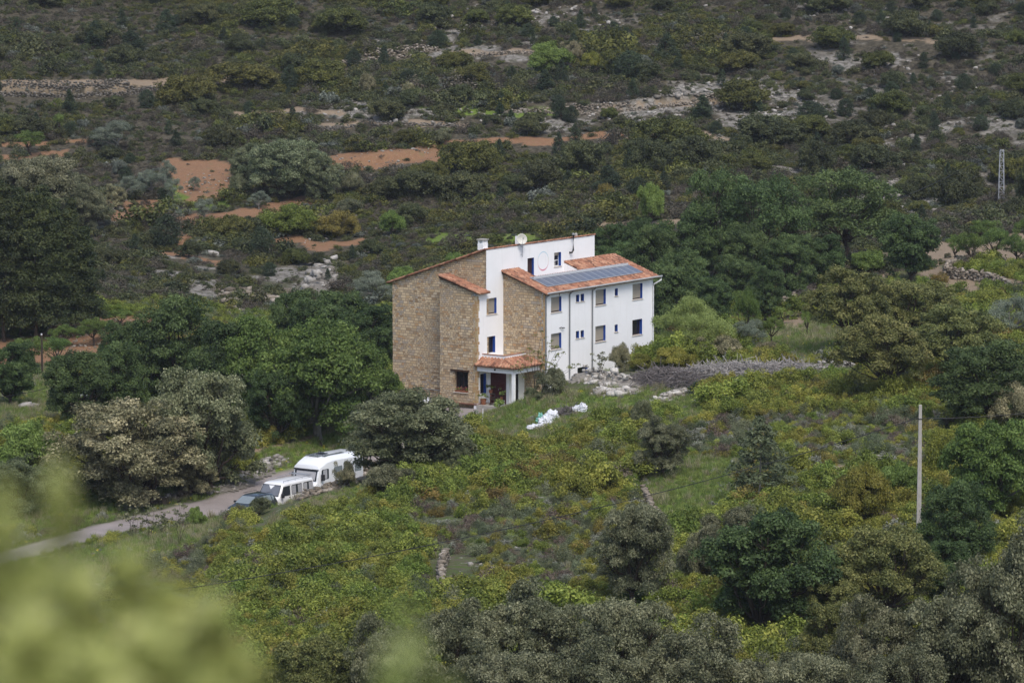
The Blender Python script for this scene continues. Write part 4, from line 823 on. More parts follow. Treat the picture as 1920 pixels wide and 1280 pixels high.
# ------------------------------------------------------------------ plants one can point to: kind, x, top, foot, width, label
PL = [
# pine wood at the left edge
('pine',-40,330,640,110,'dark pine at the far left edge of the pine wood'),('pine',8,345,640,115,'dark pine in the front of the wood, first from the left edge'),
('pine',38,352,628,90,'tall dark pine behind the front row of the wood'),('pine',66,362,638,110,'dark pine with bare lower stem in the middle of the pine wood'),
('pine',100,372,632,110,'dark pine just right of the middle of the pine wood'),('pine',130,395,628,100,'dark pine near the right side of the pine wood'),
('pine',160,425,622,84,'lowest dark pine at the right end of the pine wood'),('pine',-5,335,600,100,'dark pine in the back row at the left edge'),
('pine',85,348,600,100,'dark pine in the back row of the wood below the brownish oaks'),('pine',135,372,600,80,'dark pine in the back row at the right of the wood'),
('oakg',60,288,470,190,'broad brownish flowering holm oak above the pine wood at the left edge'),('oakg',150,328,440,120,'brownish flowering holm oak right of the broad one above the pine wood'),('oakg',178,355,425,70,'smaller flowering holm oak leaning over the right end of the pine wood'),
('oakf',218,345,392,46,'small round flowering oak beside the pine wood at the edge of the red terrace'),('oakg',14,305,470,100,'brownish holm oak cut by the left edge above the pines'),
('oak',540,262,372,150,'large holm oak with pale leaf tips below the long orange terrace'),('oak',600,290,378,86,'right hand lobe of oaks, a holm oak beside the large one under the orange terrace'),('oak',470,270,345,84,'holm oak left of the large one under the orange terrace'),
('olive',216,226,288,88,'wide grey olive tree on the upper left of the hillside'),('olive',284,318,370,66,'silvery olive tree with a dark trunk on the red terrace'),('olive',240,330,376,60,'grey olive tree left of the silvery one on the red terrace'),
('olive',324,335,374,38,'small dark olive right of the silvery olive on the red terrace'),('olive',364,331,358,27,'tiny round olive alone in the middle of the red terrace'),('olive',312,300,345,40,'pale olive at the upper edge of the red terrace'),
('darkbush',448,328,368,46,'round bush left of the small pale oak below the large holm oak'),('palebush',531,320,370,48,'pale round oak in front of the large holm oak'),('almond',494,322,362,30,'small fresh green sapling in front of the large holm oak'),
('olive',384,372,410,44,'round grey olive on the lower red strip'),('olive',325,383,418,42,'dark grey olive above the dark juniper'),('olive',487,358,392,46,'pale grey olive below the large holm oak'),
('junround',312,402,466,62,'big dark round juniper below the red strip'),('junround',490,424,482,52,'big dark juniper on the slope above the pale rocks'),('greybush',660,322,366,48,'pale grey bush right of the large holm oak'),
('almond',112,214,252,26,'single fresh green sapling on the dark upper left hillside'),('orchard',60,245,290,70,'leafy tree standing over the thin red strip at the left'),('fargrey',225,300,330,0,''),
('kbush',540,384,440,110,'wide olive green bush below the red bend under the large holm oak'),('rustbush',640,395,445,80,'brownish olive bush right of the wide olive green one'),
('brightbush',735,395,442,52,'fresh green bush on the slope above the house, left part'),('greybush',655,372,400,50,'pale grey green bush above the rusty scrub'),
# upper slope
('junip',180,40,90,44,'tall dark conical juniper near the top left'),('junip',246,58,100,62,'wide dark conical juniper near the top left'),('junip',312,18,62,44,'dark juniper close to the top edge on the left'),('junround',543,122,168,34,'dark round juniper among yellow green bushes on the left hillside'),
('junip',1052,188,224,34,'dark juniper standing right beside the stone terrace wall'),('junip',938,192,214,22,'little dark juniper left of the stone terrace wall'),('junip',1089,18,52,20,'slim dark juniper near the top middle'),('junip',999,56,86,12,'very slim dark juniper near the top middle'),
('junip',960,124,152,26,'dark juniper below the slim one in the top middle'),('junip',1022,132,175,44,'dark juniper below the bright green clump'),('junip',1174,52,90,46,'pointed dark juniper right of the bright green clump'),('junround',1180,96,150,66,'large dark green bush right of the yellow green clump at the top'),
('junip',1250,62,115,50,'tall dark juniper on the upper slope right of the middle'),('junip',1354,130,162,22,'small pointed juniper on the pale rocky slope'),('junip',1318,178,222,44,'pointed juniper at the left of the pale rocky shelf'),
('brightbush',1030,80,138,90,'bright green clump of oak near the top middle'),('palebush',1075,78,120,50,'pale green bush at the right of the bright clump'),('kbush',1112,98,136,54,'yellow green bush at the right end of the bright clump'),
('palebush',686,136,180,36,'pale whitish bush on the left upper hillside'),('palebush',765,154,184,28,'small pale whitish bush right of another pale bush'),('greybush',828,240,272,40,'pale grey bush standing at the orange terrace track'),
('junip',1140,310,360,60,'dark pointed juniper in the pale rock patch above the house'),('rustbush',1132,345,382,36,'rusty orange bush below the pointed juniper'),('junround',1196,332,368,46,'dark spreading juniper right of the pointed one above the house'),
('fark',880,264,330,120,'large dome of olive green scrub below the orange track'),('farbush',780,318,372,110,'dark green dome of scrub right of the orange terrace end'),('farbush',870,322,372,110,'dark green scrub dome above the house'),
('farbush',1010,300,360,100,'dark olive dome of scrub above the wing of the house'),('kbush',900,380,392,30,'small yellow bush on the slope above the house'),('farbush',1090,262,330,100,'olive green scrub dome left of the pale rock patch'),
('fark',1250,222,290,150,'big rounded thicket with yellow top above the tree belt'),('farbush',1300,255,320,110,'dark right half of the rounded thicket above the tree belt'),('farbush',1220,262,330,90,'dark left half of the rounded thicket above the tree belt'),
('fark',1400,150,205,110,'flat rounded thicket on the pale shelf at the right'),('farbush',1440,215,270,140,'brownish rounded thicket at the right of the pale shelf'),('junround',1520,190,230,64,'dark round bush on the right hand rocky slope'),
('farbush',1600,225,275,100,'dark green round thicket in the middle of the right hand slope'),('fark',1670,170,215,90,'rounded thicket with a yellow top on the right hand slope'),('fark',450,118,165,140,'long olive green thicket on the left upper hillside'),
('fark',590,112,165,110,'yellowish thicket at the right of the long olive one'),('fark',350,140,200,110,'olive green thicket over the left terrace wall end'),('fark',640,15,65,110,'olive green thicket near the top edge left of the middle'),('fark',510,0,50,120,'wide dark green thicket on the top edge at the left'),
('farbush',1700,20,70,90,'dark green thicket near the top right corner'),('farbush',1400,60,110,100,'dark green thicket on the upper slope at the right of the middle'),('farbush',1800,60,110,90,'dark round thicket in the upper right'),
('farbush',1500,100,130,70,'dark thicket above the pale shelf at the right'),('fark',1560,50,90,90,'yellow green thicket on the upper right slope'),('farbush',1640,270,320,100,'dark thicket over the pale rocks near the lattice mast'),('farbush',1790,320,395,90,'dark green thicket left of the lattice mast'),('farbush',1720,330,380,70,'dark round thicket among the pale rocks left of the mast'),
('farbush',1938,290,400,70,'dark thicket on the right edge beside the lattice mast'),('farbush',1530,265,330,80,'dark thicket above the wispy tall oak'),
# valley belt, right of the house
('dark',1168,455,560,110,'dark green tree right behind the solar roof'),('dark',1150,420,520,90,'green tree rising behind the tall white wall end'),('dark',1225,425,560,120,'bright edged dark green tree behind the house, second from the wall'),
('dark',1290,398,545,120,'dark green tree in the belt behind the house'),('dark',1240,500,640,130,'dense dark green tree touching the right corner of the house'),('dark',1285,470,600,110,'dark green tree behind the pale willow'),
('tall',1345,318,540,140,'tall open crowned tree in the belt with forked bare limbs'),('tall',1430,330,540,180,'tall open oak with a thick forking trunk in the middle of the belt'),('tall',1590,318,505,210,'wispy tall oak with spreading limbs before the pale rocks'),
('dark',1380,480,590,120,'dark green tree in front of the forking oak'),('dark',1400,420,560,110,'dark tree in shade under the forking oak'),('dark',1480,440,560,110,'dense dark green tree between the two tall oaks'),('dark',1330,520,620,90,'dark green tree right of the willow top'),
('dark',1440,500,600,80,'dark tree behind the stone wall of the small field'),('dark',1540,440,545,90,'dark tree below the wispy tall oak'),('brightbush',1625,470,515,70,'yellow green bush at the foot of the wispy tall oak'),
('dark',1706,402,532,130,'free standing dark green tree at the edge of the upper field'),('dark',1205,410,520,80,'dark green tree at the top left of the belt'),('brightbush',1220,345,420,50,'fresh green sapling tree rising above the belt'),
('willow',1300,556,672,150,'pale yellow green willow right of the house'),('orchard',1390,545,600,60,'small green tree above the little orchard'),('orchard',1400,540,650,60,'green tree behind the grey olive beside the willow'),
('olive',1405,600,655,70,'grey olive right of the pale willow'),('almond',1450,592,650,46,'pruned small tree with a thick dark trunk on the green meadow'),('almond',1468,575,608,38,'small fruit tree on the bare red strip by the wall'),('almond',1512,574,636,34,'slim young tree on the meadow under the twisted oak'),
('palebush',1355,630,672,90,'pale olive toned bush in front of the willow'),('palebush',1440,640,668,60,'pale low bush at the near edge of the meadow'),
('orchard',1815,436,502,66,'fruit tree with a dark trunk behind the curved stone wall'),('orchard',1862,428,492,74,'fruit tree on the grass right of the curved stone wall'),('orchard',1905,438,500,66,'fruit tree at the right edge above the curved wall'),('orchard',1795,440,490,50,'fruit tree at the left of the little orchard'),('orchard',1850,412,460,60,'fruit tree at the back of the little orchard'),('orchard',1930,405,470,60,'fruit tree cut by the right edge at the back of the orchard'),
('quej',1590,500,662,190,'big twisted oak with leaning trunk above the green meadow'),('quej',1712,528,650,200,'broad yellowish oak behind the twisted oak'),('quej',1655,588,752,190,'spreading oak with a straight dark trunk in the scrub'),('quej',1790,572,728,210,'wide yellowish oak with a leaning trunk at the right'),
('dark',1850,640,800,210,'dense deep green oak at the right of the scrub'),('olive',1898,556,640,120,'grey olive at the right edge behind the oaks'),('kbush',1850,545,600,130,'low olive green thicket below the curved wall'),('palebush',1905,716,808,100,'pale grey round bush on the right edge above the cable'),('oak',1900,640,760,90,'yellowish oak at the right edge beside the grey olive'),
# behind house and left
('dark',690,572,706,120,'dark green tree touching the left corner of the stone gable'),('dark',620,548,700,150,'dark green tree in the group left of the house'),('dark',560,545,680,110,'dark tree at the left of the group beside the house'),('olive',700,508,580,90,'soft grey olive behind the left roof edge'),('brightbush',560,590,640,0,''),
('brightbush',760,500,545,80,'fresh green bush peeking over the left roof slope'),('brightbush',860,475,510,60,'green bush behind the upper left roof slope'),
('broad',600,602,822,250,'big light green broadleaf tree left of the house'),('broad',500,600,800,170,'light green broadleaf tree left of the biggest one'),('broad',690,640,790,110,'green tree in the gap left of the stone gable'),('brightbush',724,700,770,70,'green bush at the foot of the stone gable'),
('dark',330,554,765,190,'tall dark green oak with a visible trunk above the pale flowering oak'),('dark',430,600,790,150,'dark green oak right of the tall one'),('dark',250,600,760,130,'dark green tree at the edge of the red orchard'),('dark',150,660,800,140,'dark spreading tree by the small lattice mast'),('dark',220,640,790,120,'dark green tree right of the small lattice mast'),('dark',20,640,760,110,'dark green tree at the left edge below the orchard'),('dark',520,690,830,110,'dark low tree behind the grassy bank'),
('orchard',265,590,650,0,''),('orchard',58,632,695,90,'bare limbed orchard tree on the red field, leftmost'),('orchard',104,632,688,74,'orchard tree with curving limbs on the red field'),('orchard',120,608,650,70,'orchard tree behind the curving one on the red field'),('orchard',178,596,648,64,'orchard tree in the middle of the red field'),('orchard',200,604,640,60,'orchard tree right of the middle of the red field'),('orchard',222,580,612,70,'orchard tree at the back of the red field'),
('oak',388,694,918,215,'pale tipped holm oak with its trunk beside the lane'),('oakf',245,752,944,285,'huge rounded holm oak covered in brownish flowers beside the lane'),('oakf',365,845,930,90,'small lobe of flowering oak reaching over the lane edge'),
('brightbush',60,790,900,150,'bright green tree at the left edge behind the lane'),('oak',35,858,965,130,'dark rounded oak at the left edge above the lane'),('oakg',110,850,950,90,'grey green oak between the flowering oak and the left edge'),
# centre
('palebush',650,864,912,46,'small leafy bush hiding the rear side of the motorhome'),
('oak',768,734,893,262,'large round holm oak half hiding the drive below the house'),('oak',850,820,892,70,'grey green side crown at the right of the large round oak'),('oakxx',652,862,908,56,'dark leafy bush hiding the rear of the motorhome'),('greybush',728,870,930,96,'pale grey bush below the large round oak'),('greybush',810,875,905,60,'low grey bush right of the pale one below the round oak'),
('darkbush',655,868,886,20,'',),
('oakg',1240,778,895,116,'dark grey oak in the middle of the scrub slope'),('darkbush',1202,750,812,50,'small dark bush at the upper edge of the scrub slope'),('sapling',1425,780,935,140,'feathery young pine on the scrub slope'),('oakg',1190,935,1140,170,'dark grey see through oak in the lower middle'),
('oakg',1370,945,1090,150,'grey green oak behind the big dark green tree'),('dark',1440,960,1195,260,'big dense green tree in the lower right middle'),('greybush',1300,1000,1090,70,'grey bush left of the big dense green tree'),
('kbush',1620,870,985,110,'rusty and green thicket left of the concrete pole'),('rustbush',1590,890,975,90,'rust coloured bush in the thicket left of the pole'),('brightbush',1690,868,940,80,'bright green bush right behind the concrete pole'),('kbush',1780,800,905,110,'yellow green thicket right of the top of the pole'),('broad',1860,790,970,190,'soft green tree right of the concrete pole'),('dark',1790,900,1080,150,'dark green oak in the hollow right of the pole'),
('quej',1660,990,1180,230,'olive toned oak crown below the foot of the pole'),('quej',1560,1060,1200,130,'olive toned lower crown beside the big dense green tree'),('dark',1770,1010,1130,110,'dark green crown at the right of the foot of the pole'),
('oakg',1890,985,1400,280,'huge dark grey oak filling the right edge'),('oakg',1780,1100,1400,260,'huge grey oak in the lower right corner'),('oakg',1640,1110,1400,200,'grey oak with pale leaf tips at the bottom right'),('quej',1560,1125,1330,150,'bright olive bush in the gap at the bottom right'),
('oakg',1010,1085,1360,260,'wide grey holm oak at the bottom middle'),('oakg',1180,1110,1380,230,'grey holm oak right of the wide one at the bottom'),('oakg',1330,1165,1420,280,'pale grey holm oak at the bottom right of the middle'),('oakg',860,1120,1380,220,'grey holm oak at the bottom left of the wide one'),('oakg',1500,1215,1440,220,'low grey oak crown on the bottom edge under the green tree'),('oakg',730,1150,1380,170,'dim grey oak behind the blurred twig at the bottom'),
('quej',590,1195,1380,190,'yellowish budding oak at the bottom edge beside the blurred shrub'),('oakg',1100,1190,1430,240,'grey oak crown on the bottom edge under the wide one'),('oakg',930,1215,1440,230,'grey oak crown on the bottom edge, left of centre'),('oakg',1680,1215,1440,240,'grey oak crown on the bottom edge near the right corner'),
('palebush',1165,644,698,44,'round pale green bush against the white facade'),('kbush',1205,664,692,60,'olive green bush at the right end of the white facade'),('kbush',1265,650,690,90,'green bush right of the house corner'),('brightbush',1236,640,678,40,'bright green bush at the foot of the right house corner'),
('greybush',1035,690,742,60,'grey leafed bush beside the rubble mound'),('kgreenx',1,1,1,1,''),('junip',1306,715,740,46,'low green bush in front of the brushwood'),('rustbush',1800,1000,1001,0,''),
('palebush',735,785,792,0,''),
]
for e in PL:
    if e[4] == 0 or e[0] not in PARTS or not e[5]: continue
    plant(*e)
# repeats of the far hillside: dark junipers and round shrubs scattered over it
rs = random.Random(77); JP = []
def far_ok(px, py, g):
    for a_, b_ in JP:
        if abs(a_ - px) < g and abs(b_ - py) < g * .5: return False
    if 700 < px < 1240 and py > 430: return False
    return True
FARPOS = []
tries = 0
while len(FARPOS) < 270 and tries < 9000:
    tries += 1; px = rs.uniform(-60, 1980); py = rs.uniform(4, 545 if px < 720 else 430)
    if px < 190 and py > 280: continue
    if px > 1150 and py > 400 and px < 1650: continue
    if not far_ok(px, py, 34): continue
    p = hit(px, py); s_ = soil(np.array([[p[0]]]), np.array([[p[1]]]))
    if s_['red'].max() > 0 or s_['tan'].max() > 0: continue
    s_ = soil(np.array([[p[0], p[0]]]), np.array([[p[1] + 3, p[1] + 6]]))
    if s_['red'].max() > 0 or s_['tan'].max() > 0: continue
    JP.append((px, py)); FARPOS.append((px, py))
GRP = {'junip': ('dark green pointed juniper on the far scrubby hillside', 'junipers scattered over the far hillside'),
       'junround': ('dark rounded juniper on the far scrubby hillside', 'round junipers scattered over the far hillside'),
       'fark': ('olive green dome of kermes scrub on the far hillside', 'olive green domes of scrub on the far hillside'),
       'farbush': ('dark green leafy shrub on the far hillside', 'dark green shrubs on the far hillside'),
       'fargrey': ('pale grey shrub on the far hillside', 'pale grey shrubs on the far hillside')}
for i, (px, py) in enumerate(FARPOS):
    right = px > 1150
    r_ = rs.random()
    kd = 'junip' if r_ < (.34 if right else .26) else 'junround' if r_ < (.60 if right else .40) else 'farbush' if r_ < .76 else 'fark' if r_ < .93 else 'fargrey'
    wd = {'junip': rs.uniform(14, 30), 'junround': rs.uniform(18, 42), 'fark': rs.uniform(28, 90) , 'farbush': rs.uniform(24, 75), 'fargrey': rs.uniform(14, 30)}[kd]
    hh = wd * {'junip': rs.uniform(1.2, 1.7), 'junround': rs.uniform(.75, 1.0), 'fark': .5, 'farbush': .58, 'fargrey': .85}[kd]
    plant(kd, px, py - hh, py, wd, *GRP[kd])

# ------------------------------------------------------------------ ground cover nobody could count: instanced shrubs
def shrub(seed, mat, R_=.8, H=.75, ncl=16, nleaf=90, size=.05, crad=.26, aspect=.6, spike=0, up=.3):
    rng = np.random.default_rng(seed); n = ncl
    d = rng.normal(size=(n, 3)); d /= np.linalg.norm(d, axis=1)[:, None]; d[:, 2] = abs(d[:, 2])
    cen = d * np.array([R_, R_, H]) * (.45 + .5 * rng.random((n, 1))); rad = crad * (.7 + .6 * rng.random(n))
    st = leaves(cen, rad, nleaf, size, rng, up, 1.0 + spike, aspect, .8)
    o = bpy.data.objects.new('shrub', leafmesh('shrub', [st], M[mat])); return o
def gn_scatter(name, protos, P, idx, rot, scl, label):
    col = bpy.data.collections.new(name + ' kinds')
    for i, o in enumerate(protos): o.name = '%s_kind_%02d' % (name, i); col.objects.link(o)
    m = bpy.data.meshes.new(name); m.vertices.add(len(P)); m.vertices.foreach_set('co', np.asarray(P, np.float32).ravel())
    a = m.attributes.new('kind_index', 'INT', 'POINT'); a.data.foreach_set('value', np.asarray(idx, np.int32))
    a = m.attributes.new('turn', 'FLOAT_VECTOR', 'POINT'); a.data.foreach_set('vector', np.asarray(rot, np.float32).ravel())
    a = m.attributes.new('size3', 'FLOAT_VECTOR', 'POINT'); a.data.foreach_set('vector', np.asarray(scl, np.float32).ravel()); m.update()
    o = bpy.data.objects.new(name, m); COL.objects.link(o)
    g = bpy.data.node_groups.new(name, 'GeometryNodeTree'); g.interface.new_socket('Geometry', in_out='INPUT', socket_type='NodeSocketGeometry'); g.interface.new_socket('Geometry', in_out='OUTPUT', socket_type='NodeSocketGeometry')
    gi = g.nodes.new('NodeGroupInput'); go_ = g.nodes.new('NodeGroupOutput'); ip = g.nodes.new('GeometryNodeInstanceOnPoints'); ci = g.nodes.new('GeometryNodeCollectionInfo')
    ci.inputs['Collection'].default_value = col; ci.inputs['Separate Children'].default_value = True; ci.inputs['Reset Children'].default_value = True
    def at_(nm, ty):
        n = g.nodes.new('GeometryNodeInputNamedAttribute'); n.data_type = ty; n.inputs['Name'].default_value = nm; return n.outputs[0]
    g.links.new(gi.outputs[0], ip.inputs['Points']); g.links.new(ci.outputs[0], ip.inputs['Instance']); ip.inputs['Pick Instance'].default_value = True
    g.links.new(at_('kind_index', 'INT'), ip.inputs['Instance Index']); 
    er = g.nodes.new('FunctionNodeEulerToRotation'); g.links.new(at_('turn', 'FLOAT_VECTOR'), er.inputs[0]); g.links.new(er.outputs[0], ip.inputs['Rotation']); g.links.new(at_('size3', 'FLOAT_VECTOR'), ip.inputs['Scale'])
    g.links.new(ip.outputs[0], go_.inputs[0]); md = o.modifiers.new('scatter', 'NODES'); md.node_group = g
    tag(o, label, kind='stuff'); return o
def grid_pts(x0, x1, y0, y1, sp, rng):
    X, Y = np.meshgrid(np.arange(x0, x1, sp), np.arange(y0, y1, sp)); X = X + rng.uniform(-.5, .5, X.shape) * sp; Y = Y + rng.uniform(-.5, .5, Y.shape) * sp
    return X.ravel(), Y.ravel()
def near_tree(X, Y, k):
    keep = np.ones(len(X), bool)
    for x, y, r in TREEPOS: keep &= (X - x) ** 2 + (Y - y) ** 2 > (min(r * k, 1.6)) ** 2
    return keep
rng = np.random.default_rng(99)
# --- near scrub
kinds = [('kermes',4),('kgreen',3),('rust',2),('rosm',4),('heath',3),('greyb',2)]
protos = []; base_i = {}; 
for kn, cnt in kinds:
    base_i[kn] = (len(protos), cnt)
    for j in range(cnt):
        if kn in ('kermes', 'kgreen', 'rust'): protos.append(shrub(200 + len(protos), kn, size=.035, nleaf=230))
        elif kn == 'rosm': protos.append(shrub(200 + len(protos), kn, R_=.6, H=.7, size=.036, nleaf=165, aspect=.28, spike=.35, crad=.24))
        elif kn == 'heath': protos.append(shrub(200 + len(protos), kn, R_=.6, H=.6, size=.05, aspect=.25, spike=.3, crad=.22, nleaf=75))
        else: protos.append(shrub(200 + len(protos), kn, R_=.5, H=.4, size=.045, aspect=.35, crad=.2, nleaf=70))
X, Y = grid_pts(-62, 62, 160, 352, .84, rng)
S = soil(X, Y); Zg = Hgt(X, Y)
keep = (S['rd'] > 2.9) & (S['grass'] < .5) & (S['red'] < .5) & near_tree(X, Y, .35)
keep &= ~((S['u'] > -11) & (S['u'] < 15.6) & (S['v'] > -2.2) & (S['v'] < 15))
keep &= ~((S['u'] > -16) & (S['u'] < -2) & (S['v'] > -4) & (S['v'] < 12))
keep &= ~((S['tan'] > .5) & (rng.random(len(X)) > .12)) & ~((S['pale'] > .5) & (rng.random(len(X)) > .35))
PX, PY = S['px'], S['py']
keep &= (PX > -260) & (PX < 2180)
nA = fbm(X, Y, 14, 3); nB = fbm(X + 300, Y + 77, 8, 3); nC = fbm(X - 91, Y + 500, 5, 2)
# openness: the low heath in the middle foreground and thin patches
open_ = ((PX > 780) & (PX < 1200) & (PY > 940) & (PY < 1110)) | ((PX > 1250) & (PX < 1800) & (PY > 780) & (PY < 900)) | ((PX < 420) & (PY > 900))
low = (nC > .68) & (rng.random(len(X)) < .5)
keep &= ~low
idx = np.zeros(len(X), int); scl = np.ones((len(X), 3)); u_ = rng.random(len(X))
KEEP_OUT = [[(450,1000),(480,925),(560,900),(640,880),(720,860),(745,905),(660,938),(590,962),(530,985),(480,1000)], [(1010,688),(1330,690),(1330,768),(1190,768),(1010,755)], [(985,760),(1110,760),(1110,800),(1060,812),(1000,828)], [(1180,690),(1610,680),(1610,712),(1400,728),(1180,742)],
            [(860,725),(1010,725),(1190,735),(1330,740),(1330,778),(1190,792),(1105,802),(1010,842),(900,838)], [(812,1045),(880,1040),(900,1095),(812,1120)], [(1195,905),(1260,860),(1380,858),(1390,930),(1290,990),(1195,990)], [(1420,600),(1560,590),(1580,668),(1410,668)]]
for pl_ in KEEP_OUT: keep &= ~inpoly(PX, PY, pl_)
Sb = soil(X, Y + 2.2); buf = (Sb['grass'] > .5) | (Sb['tan'] > .5) | (Sb['red'] > .5) | (Sb['rd'] < 2.6)
keep &= ~(buf & (rng.random(len(X)) < .7))
# probabilities of each kind by place
yel = smooth(.42, .55, nA) * (PY < 900) + .35 * (PY < 900) * (PX < 1300); grn = smooth(.48, .58, nB)
grn = np.where((PX > 640) & (PX < 1010) & (PY > 890) & (PY < 1110), .9, grn * .5)
rustp = smooth(.55, .62, fbm(X + 9, Y - 60, 7, 3)) * .8
rustp = np.where((PX > 800) & (PX < 1150) & (PY > 850) & (PY < 930), .55, rustp)
w_k = np.where(open_, .3, .55 + .8 * yel); w_g = np.where(open_, .08, .15 + grn * 1.6); w_r = np.where(open_, .05, rustp * .3); w_ro = np.where(open_, .8, .16); w_h = np.where(open_, .4, .1); w_gr = np.where(open_, .45, .08)
belt = (Y > 305); w_k = np.where(belt, .15, w_k); w_g = np.where(belt, .8, w_g); w_r = np.where(belt, .05, w_r); w_ro = np.where(belt, .5, w_ro)
Wt = np.stack([w_k, w_g, w_r, w_ro, w_h, w_gr], 1); Wt /= Wt.sum(1, keepdims=True); cw = np.cumsum(Wt, 1)
ki = (u_[:, None] > cw).sum(1).clip(0, 5)
for q_, (kn, cnt) in enumerate(kinds):
    s0, c0 = base_i[kn]; m_ = ki == q_; idx[m_] = s0 + rng.integers(0, c0, m_.sum())
sz = np.exp(rng.normal(0, .28, len(X))) * np.where(ki <= 2, 1.02, .9) * np.where(open_, .75, 1.0) * (.85 + .5 * nB)
scl = np.stack([sz * rng.uniform(.85, 1.2, len(X)), sz * rng.uniform(.85, 1.2, len(X)), sz * rng.uniform(.75, 1.25, len(X))], 1)
rot = np.stack([rng.normal(0, .12, len(X)), rng.normal(0, .12, len(X)), rng.uniform(0, 6.28, len(X))], 1)
k_ = keep
gn_scatter('scrub', protos, np.stack([X, Y, Zg - .05], 1)[k_], idx[k_], rot[k_], scl[k_], 'yellow green and brown low scrub covering the near slope round the house')
# --- far hillside scrub
protos = []; 
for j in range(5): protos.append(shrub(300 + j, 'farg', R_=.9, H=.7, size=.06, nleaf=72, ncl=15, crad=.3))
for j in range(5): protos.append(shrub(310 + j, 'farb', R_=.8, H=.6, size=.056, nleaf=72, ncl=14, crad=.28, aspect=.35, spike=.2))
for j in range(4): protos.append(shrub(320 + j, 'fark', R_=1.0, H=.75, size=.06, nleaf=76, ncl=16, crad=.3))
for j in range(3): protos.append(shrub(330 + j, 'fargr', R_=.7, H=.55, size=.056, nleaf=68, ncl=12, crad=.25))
X, Y = grid_pts(-100, 100, 352, 560, .86, rng)
S = soil(X, Y); Zg = Hgt(X, Y); PX, PY = S['px'], S['py']
keep = (PX > -250) & (PX < 2170) & near_tree(X, Y, .3)
dens = np.where(S['pale'] > .5, .38, .95); dens = np.where(S['red'] > .5, .05, dens); dens = np.where(S['tan'] > .5, .08, dens); dens = np.where(S['grass'] > .5, .35, dens)
nA = fbm(X, Y, 16, 3); nB = fbm(X + 300, Y + 77, 10, 3); nC = fbm(X - 91, Y + 500, 4, 3)
dens = dens * np.where(nC > .62, .35, 1)
for dy_ in (1.2, 2.6, 4.0, 5.5):
    Sb = soil(X, Y + dy_); dens = np.where(Sb['red'] + Sb['tan'] > .5, np.minimum(dens, .12), dens); dens = np.where(Sb['pale'] > .5, np.minimum(dens, .45), dens)
for pl_, st_h in TERR:
    yl_ = np.interp(X, [q_[0] for q_ in pl_], [q_[1] for q_ in pl_]); on_ = (X > pl_[0][0]) & (X < pl_[-1][0]); dens = np.where(on_ & (yl_ - Y > -.6) & (yl_ - Y < 4.5), np.minimum(dens, .12), dens)
keep &= rng.random(len(X)) < dens
w_ = np.stack([.55 + .5 * (nB > .5), .30 + 1.2 * smooth(.48, .58, nA), .12 + 1.6 * smooth(.52, .60, nB) * (PX < 1500), .16 + .3 * (S['pale'] > .5)], 1); w_ /= w_.sum(1, keepdims=True); cw = np.cumsum(w_, 1)
ki = (rng.random(len(X))[:, None] > cw).sum(1).clip(0, 3); st_ = np.array([0, 5, 10, 14]); ct = np.array([5, 5, 4, 3]); idx = st_[ki] + (rng.random(len(X)) * ct[ki]).astype(int)
sz = (.72 + .55 * smooth(.36, .62, fbm(X + 40, Y - 20, 13, 3))) * np.exp(rng.normal(0, .36, len(X))) * np.where(S['pale'] > .5, .45, .74) * np.where(S['red'] + S['tan'] > .5, .5, 1) * (.8 + .5 * nB)
scl = np.stack([sz * rng.uniform(.85, 1.25, len(X)), sz * rng.uniform(.85, 1.25, len(X)), sz * rng.uniform(.7, 1.2, len(X))], 1)
rot = np.stack([rng.normal(0, .12, len(X)), rng.normal(0, .12, len(X)), rng.uniform(0, 6.28, len(X))], 1)
gn_scatter('hillside_scrub', protos, np.stack([X, Y, Zg - .05], 1)[keep], idx[keep], rot[keep], scl[keep], 'dark mixed low scrub covering the far terraced hillside')
# --- grass tufts
def tuft(seed, mat, n=46, h=.32, r=.22):
    rng = np.random.default_rng(seed); a = rng.uniform(0, 6.28, n); rr_ = r * np.sqrt(rng.random(n)); x = np.cos(a) * rr_; y = np.sin(a) * rr_
    l = h * (.5 + .8 * rng.random(n)); dx = rng.normal(0, .12, n); dy = rng.normal(0, .12, n); w = .011 + .008 * rng.random(n); b_ = rng.uniform(0, 3.14, n)
    P0 = np.stack([x - np.cos(b_) * w, y - np.sin(b_) * w, x * 0], 1); P1 = np.stack([x + np.cos(b_) * w, y + np.sin(b_) * w, x * 0], 1)
    P2 = np.stack([x + dx + np.cos(b_) * w * .3, y + dy + np.sin(b_) * w * .3, l], 1); P3 = np.stack([x + dx - np.cos(b_) * w * .3, y + dy - np.sin(b_) * w * .3, l], 1)
    V = np.stack([P0, P1, P2, P3], 1).reshape(-1, 3); o = bpy.data.objects.new('tuft', np_mesh('tuft', V, np.arange(4 * n).reshape(-1, 4), M[mat], {'tint': ('FLOAT', np.repeat(rng.random(n), 4))})); return o
protos = [tuft(400 + j, 'grass') for j in range(4)] + [tuft(404 + j, 'dry', h=.4) for j in range(2)] + [shrub(410, 'flower', R_=.22, H=.15, ncl=5, nleaf=14, size=.03, crad=.12)] + [shrub(411 + j, 'greyb', R_=.3, H=.22, ncl=7, nleaf=40, size=.035, crad=.14) for j in range(2)]
X, Y = grid_pts(-62, 62, 190, 352, .36, rng); S = soil(X, Y); PX, PY = S['px'], S['py']
g_ = (S['grass'] > .5); sp_ = (rng.random(len(X)) < .05) & (S['red'] < .5); vg = (S['rd'] > 2.05) & (S['rd'] < 3.2) & (rng.random(len(X)) < .5)
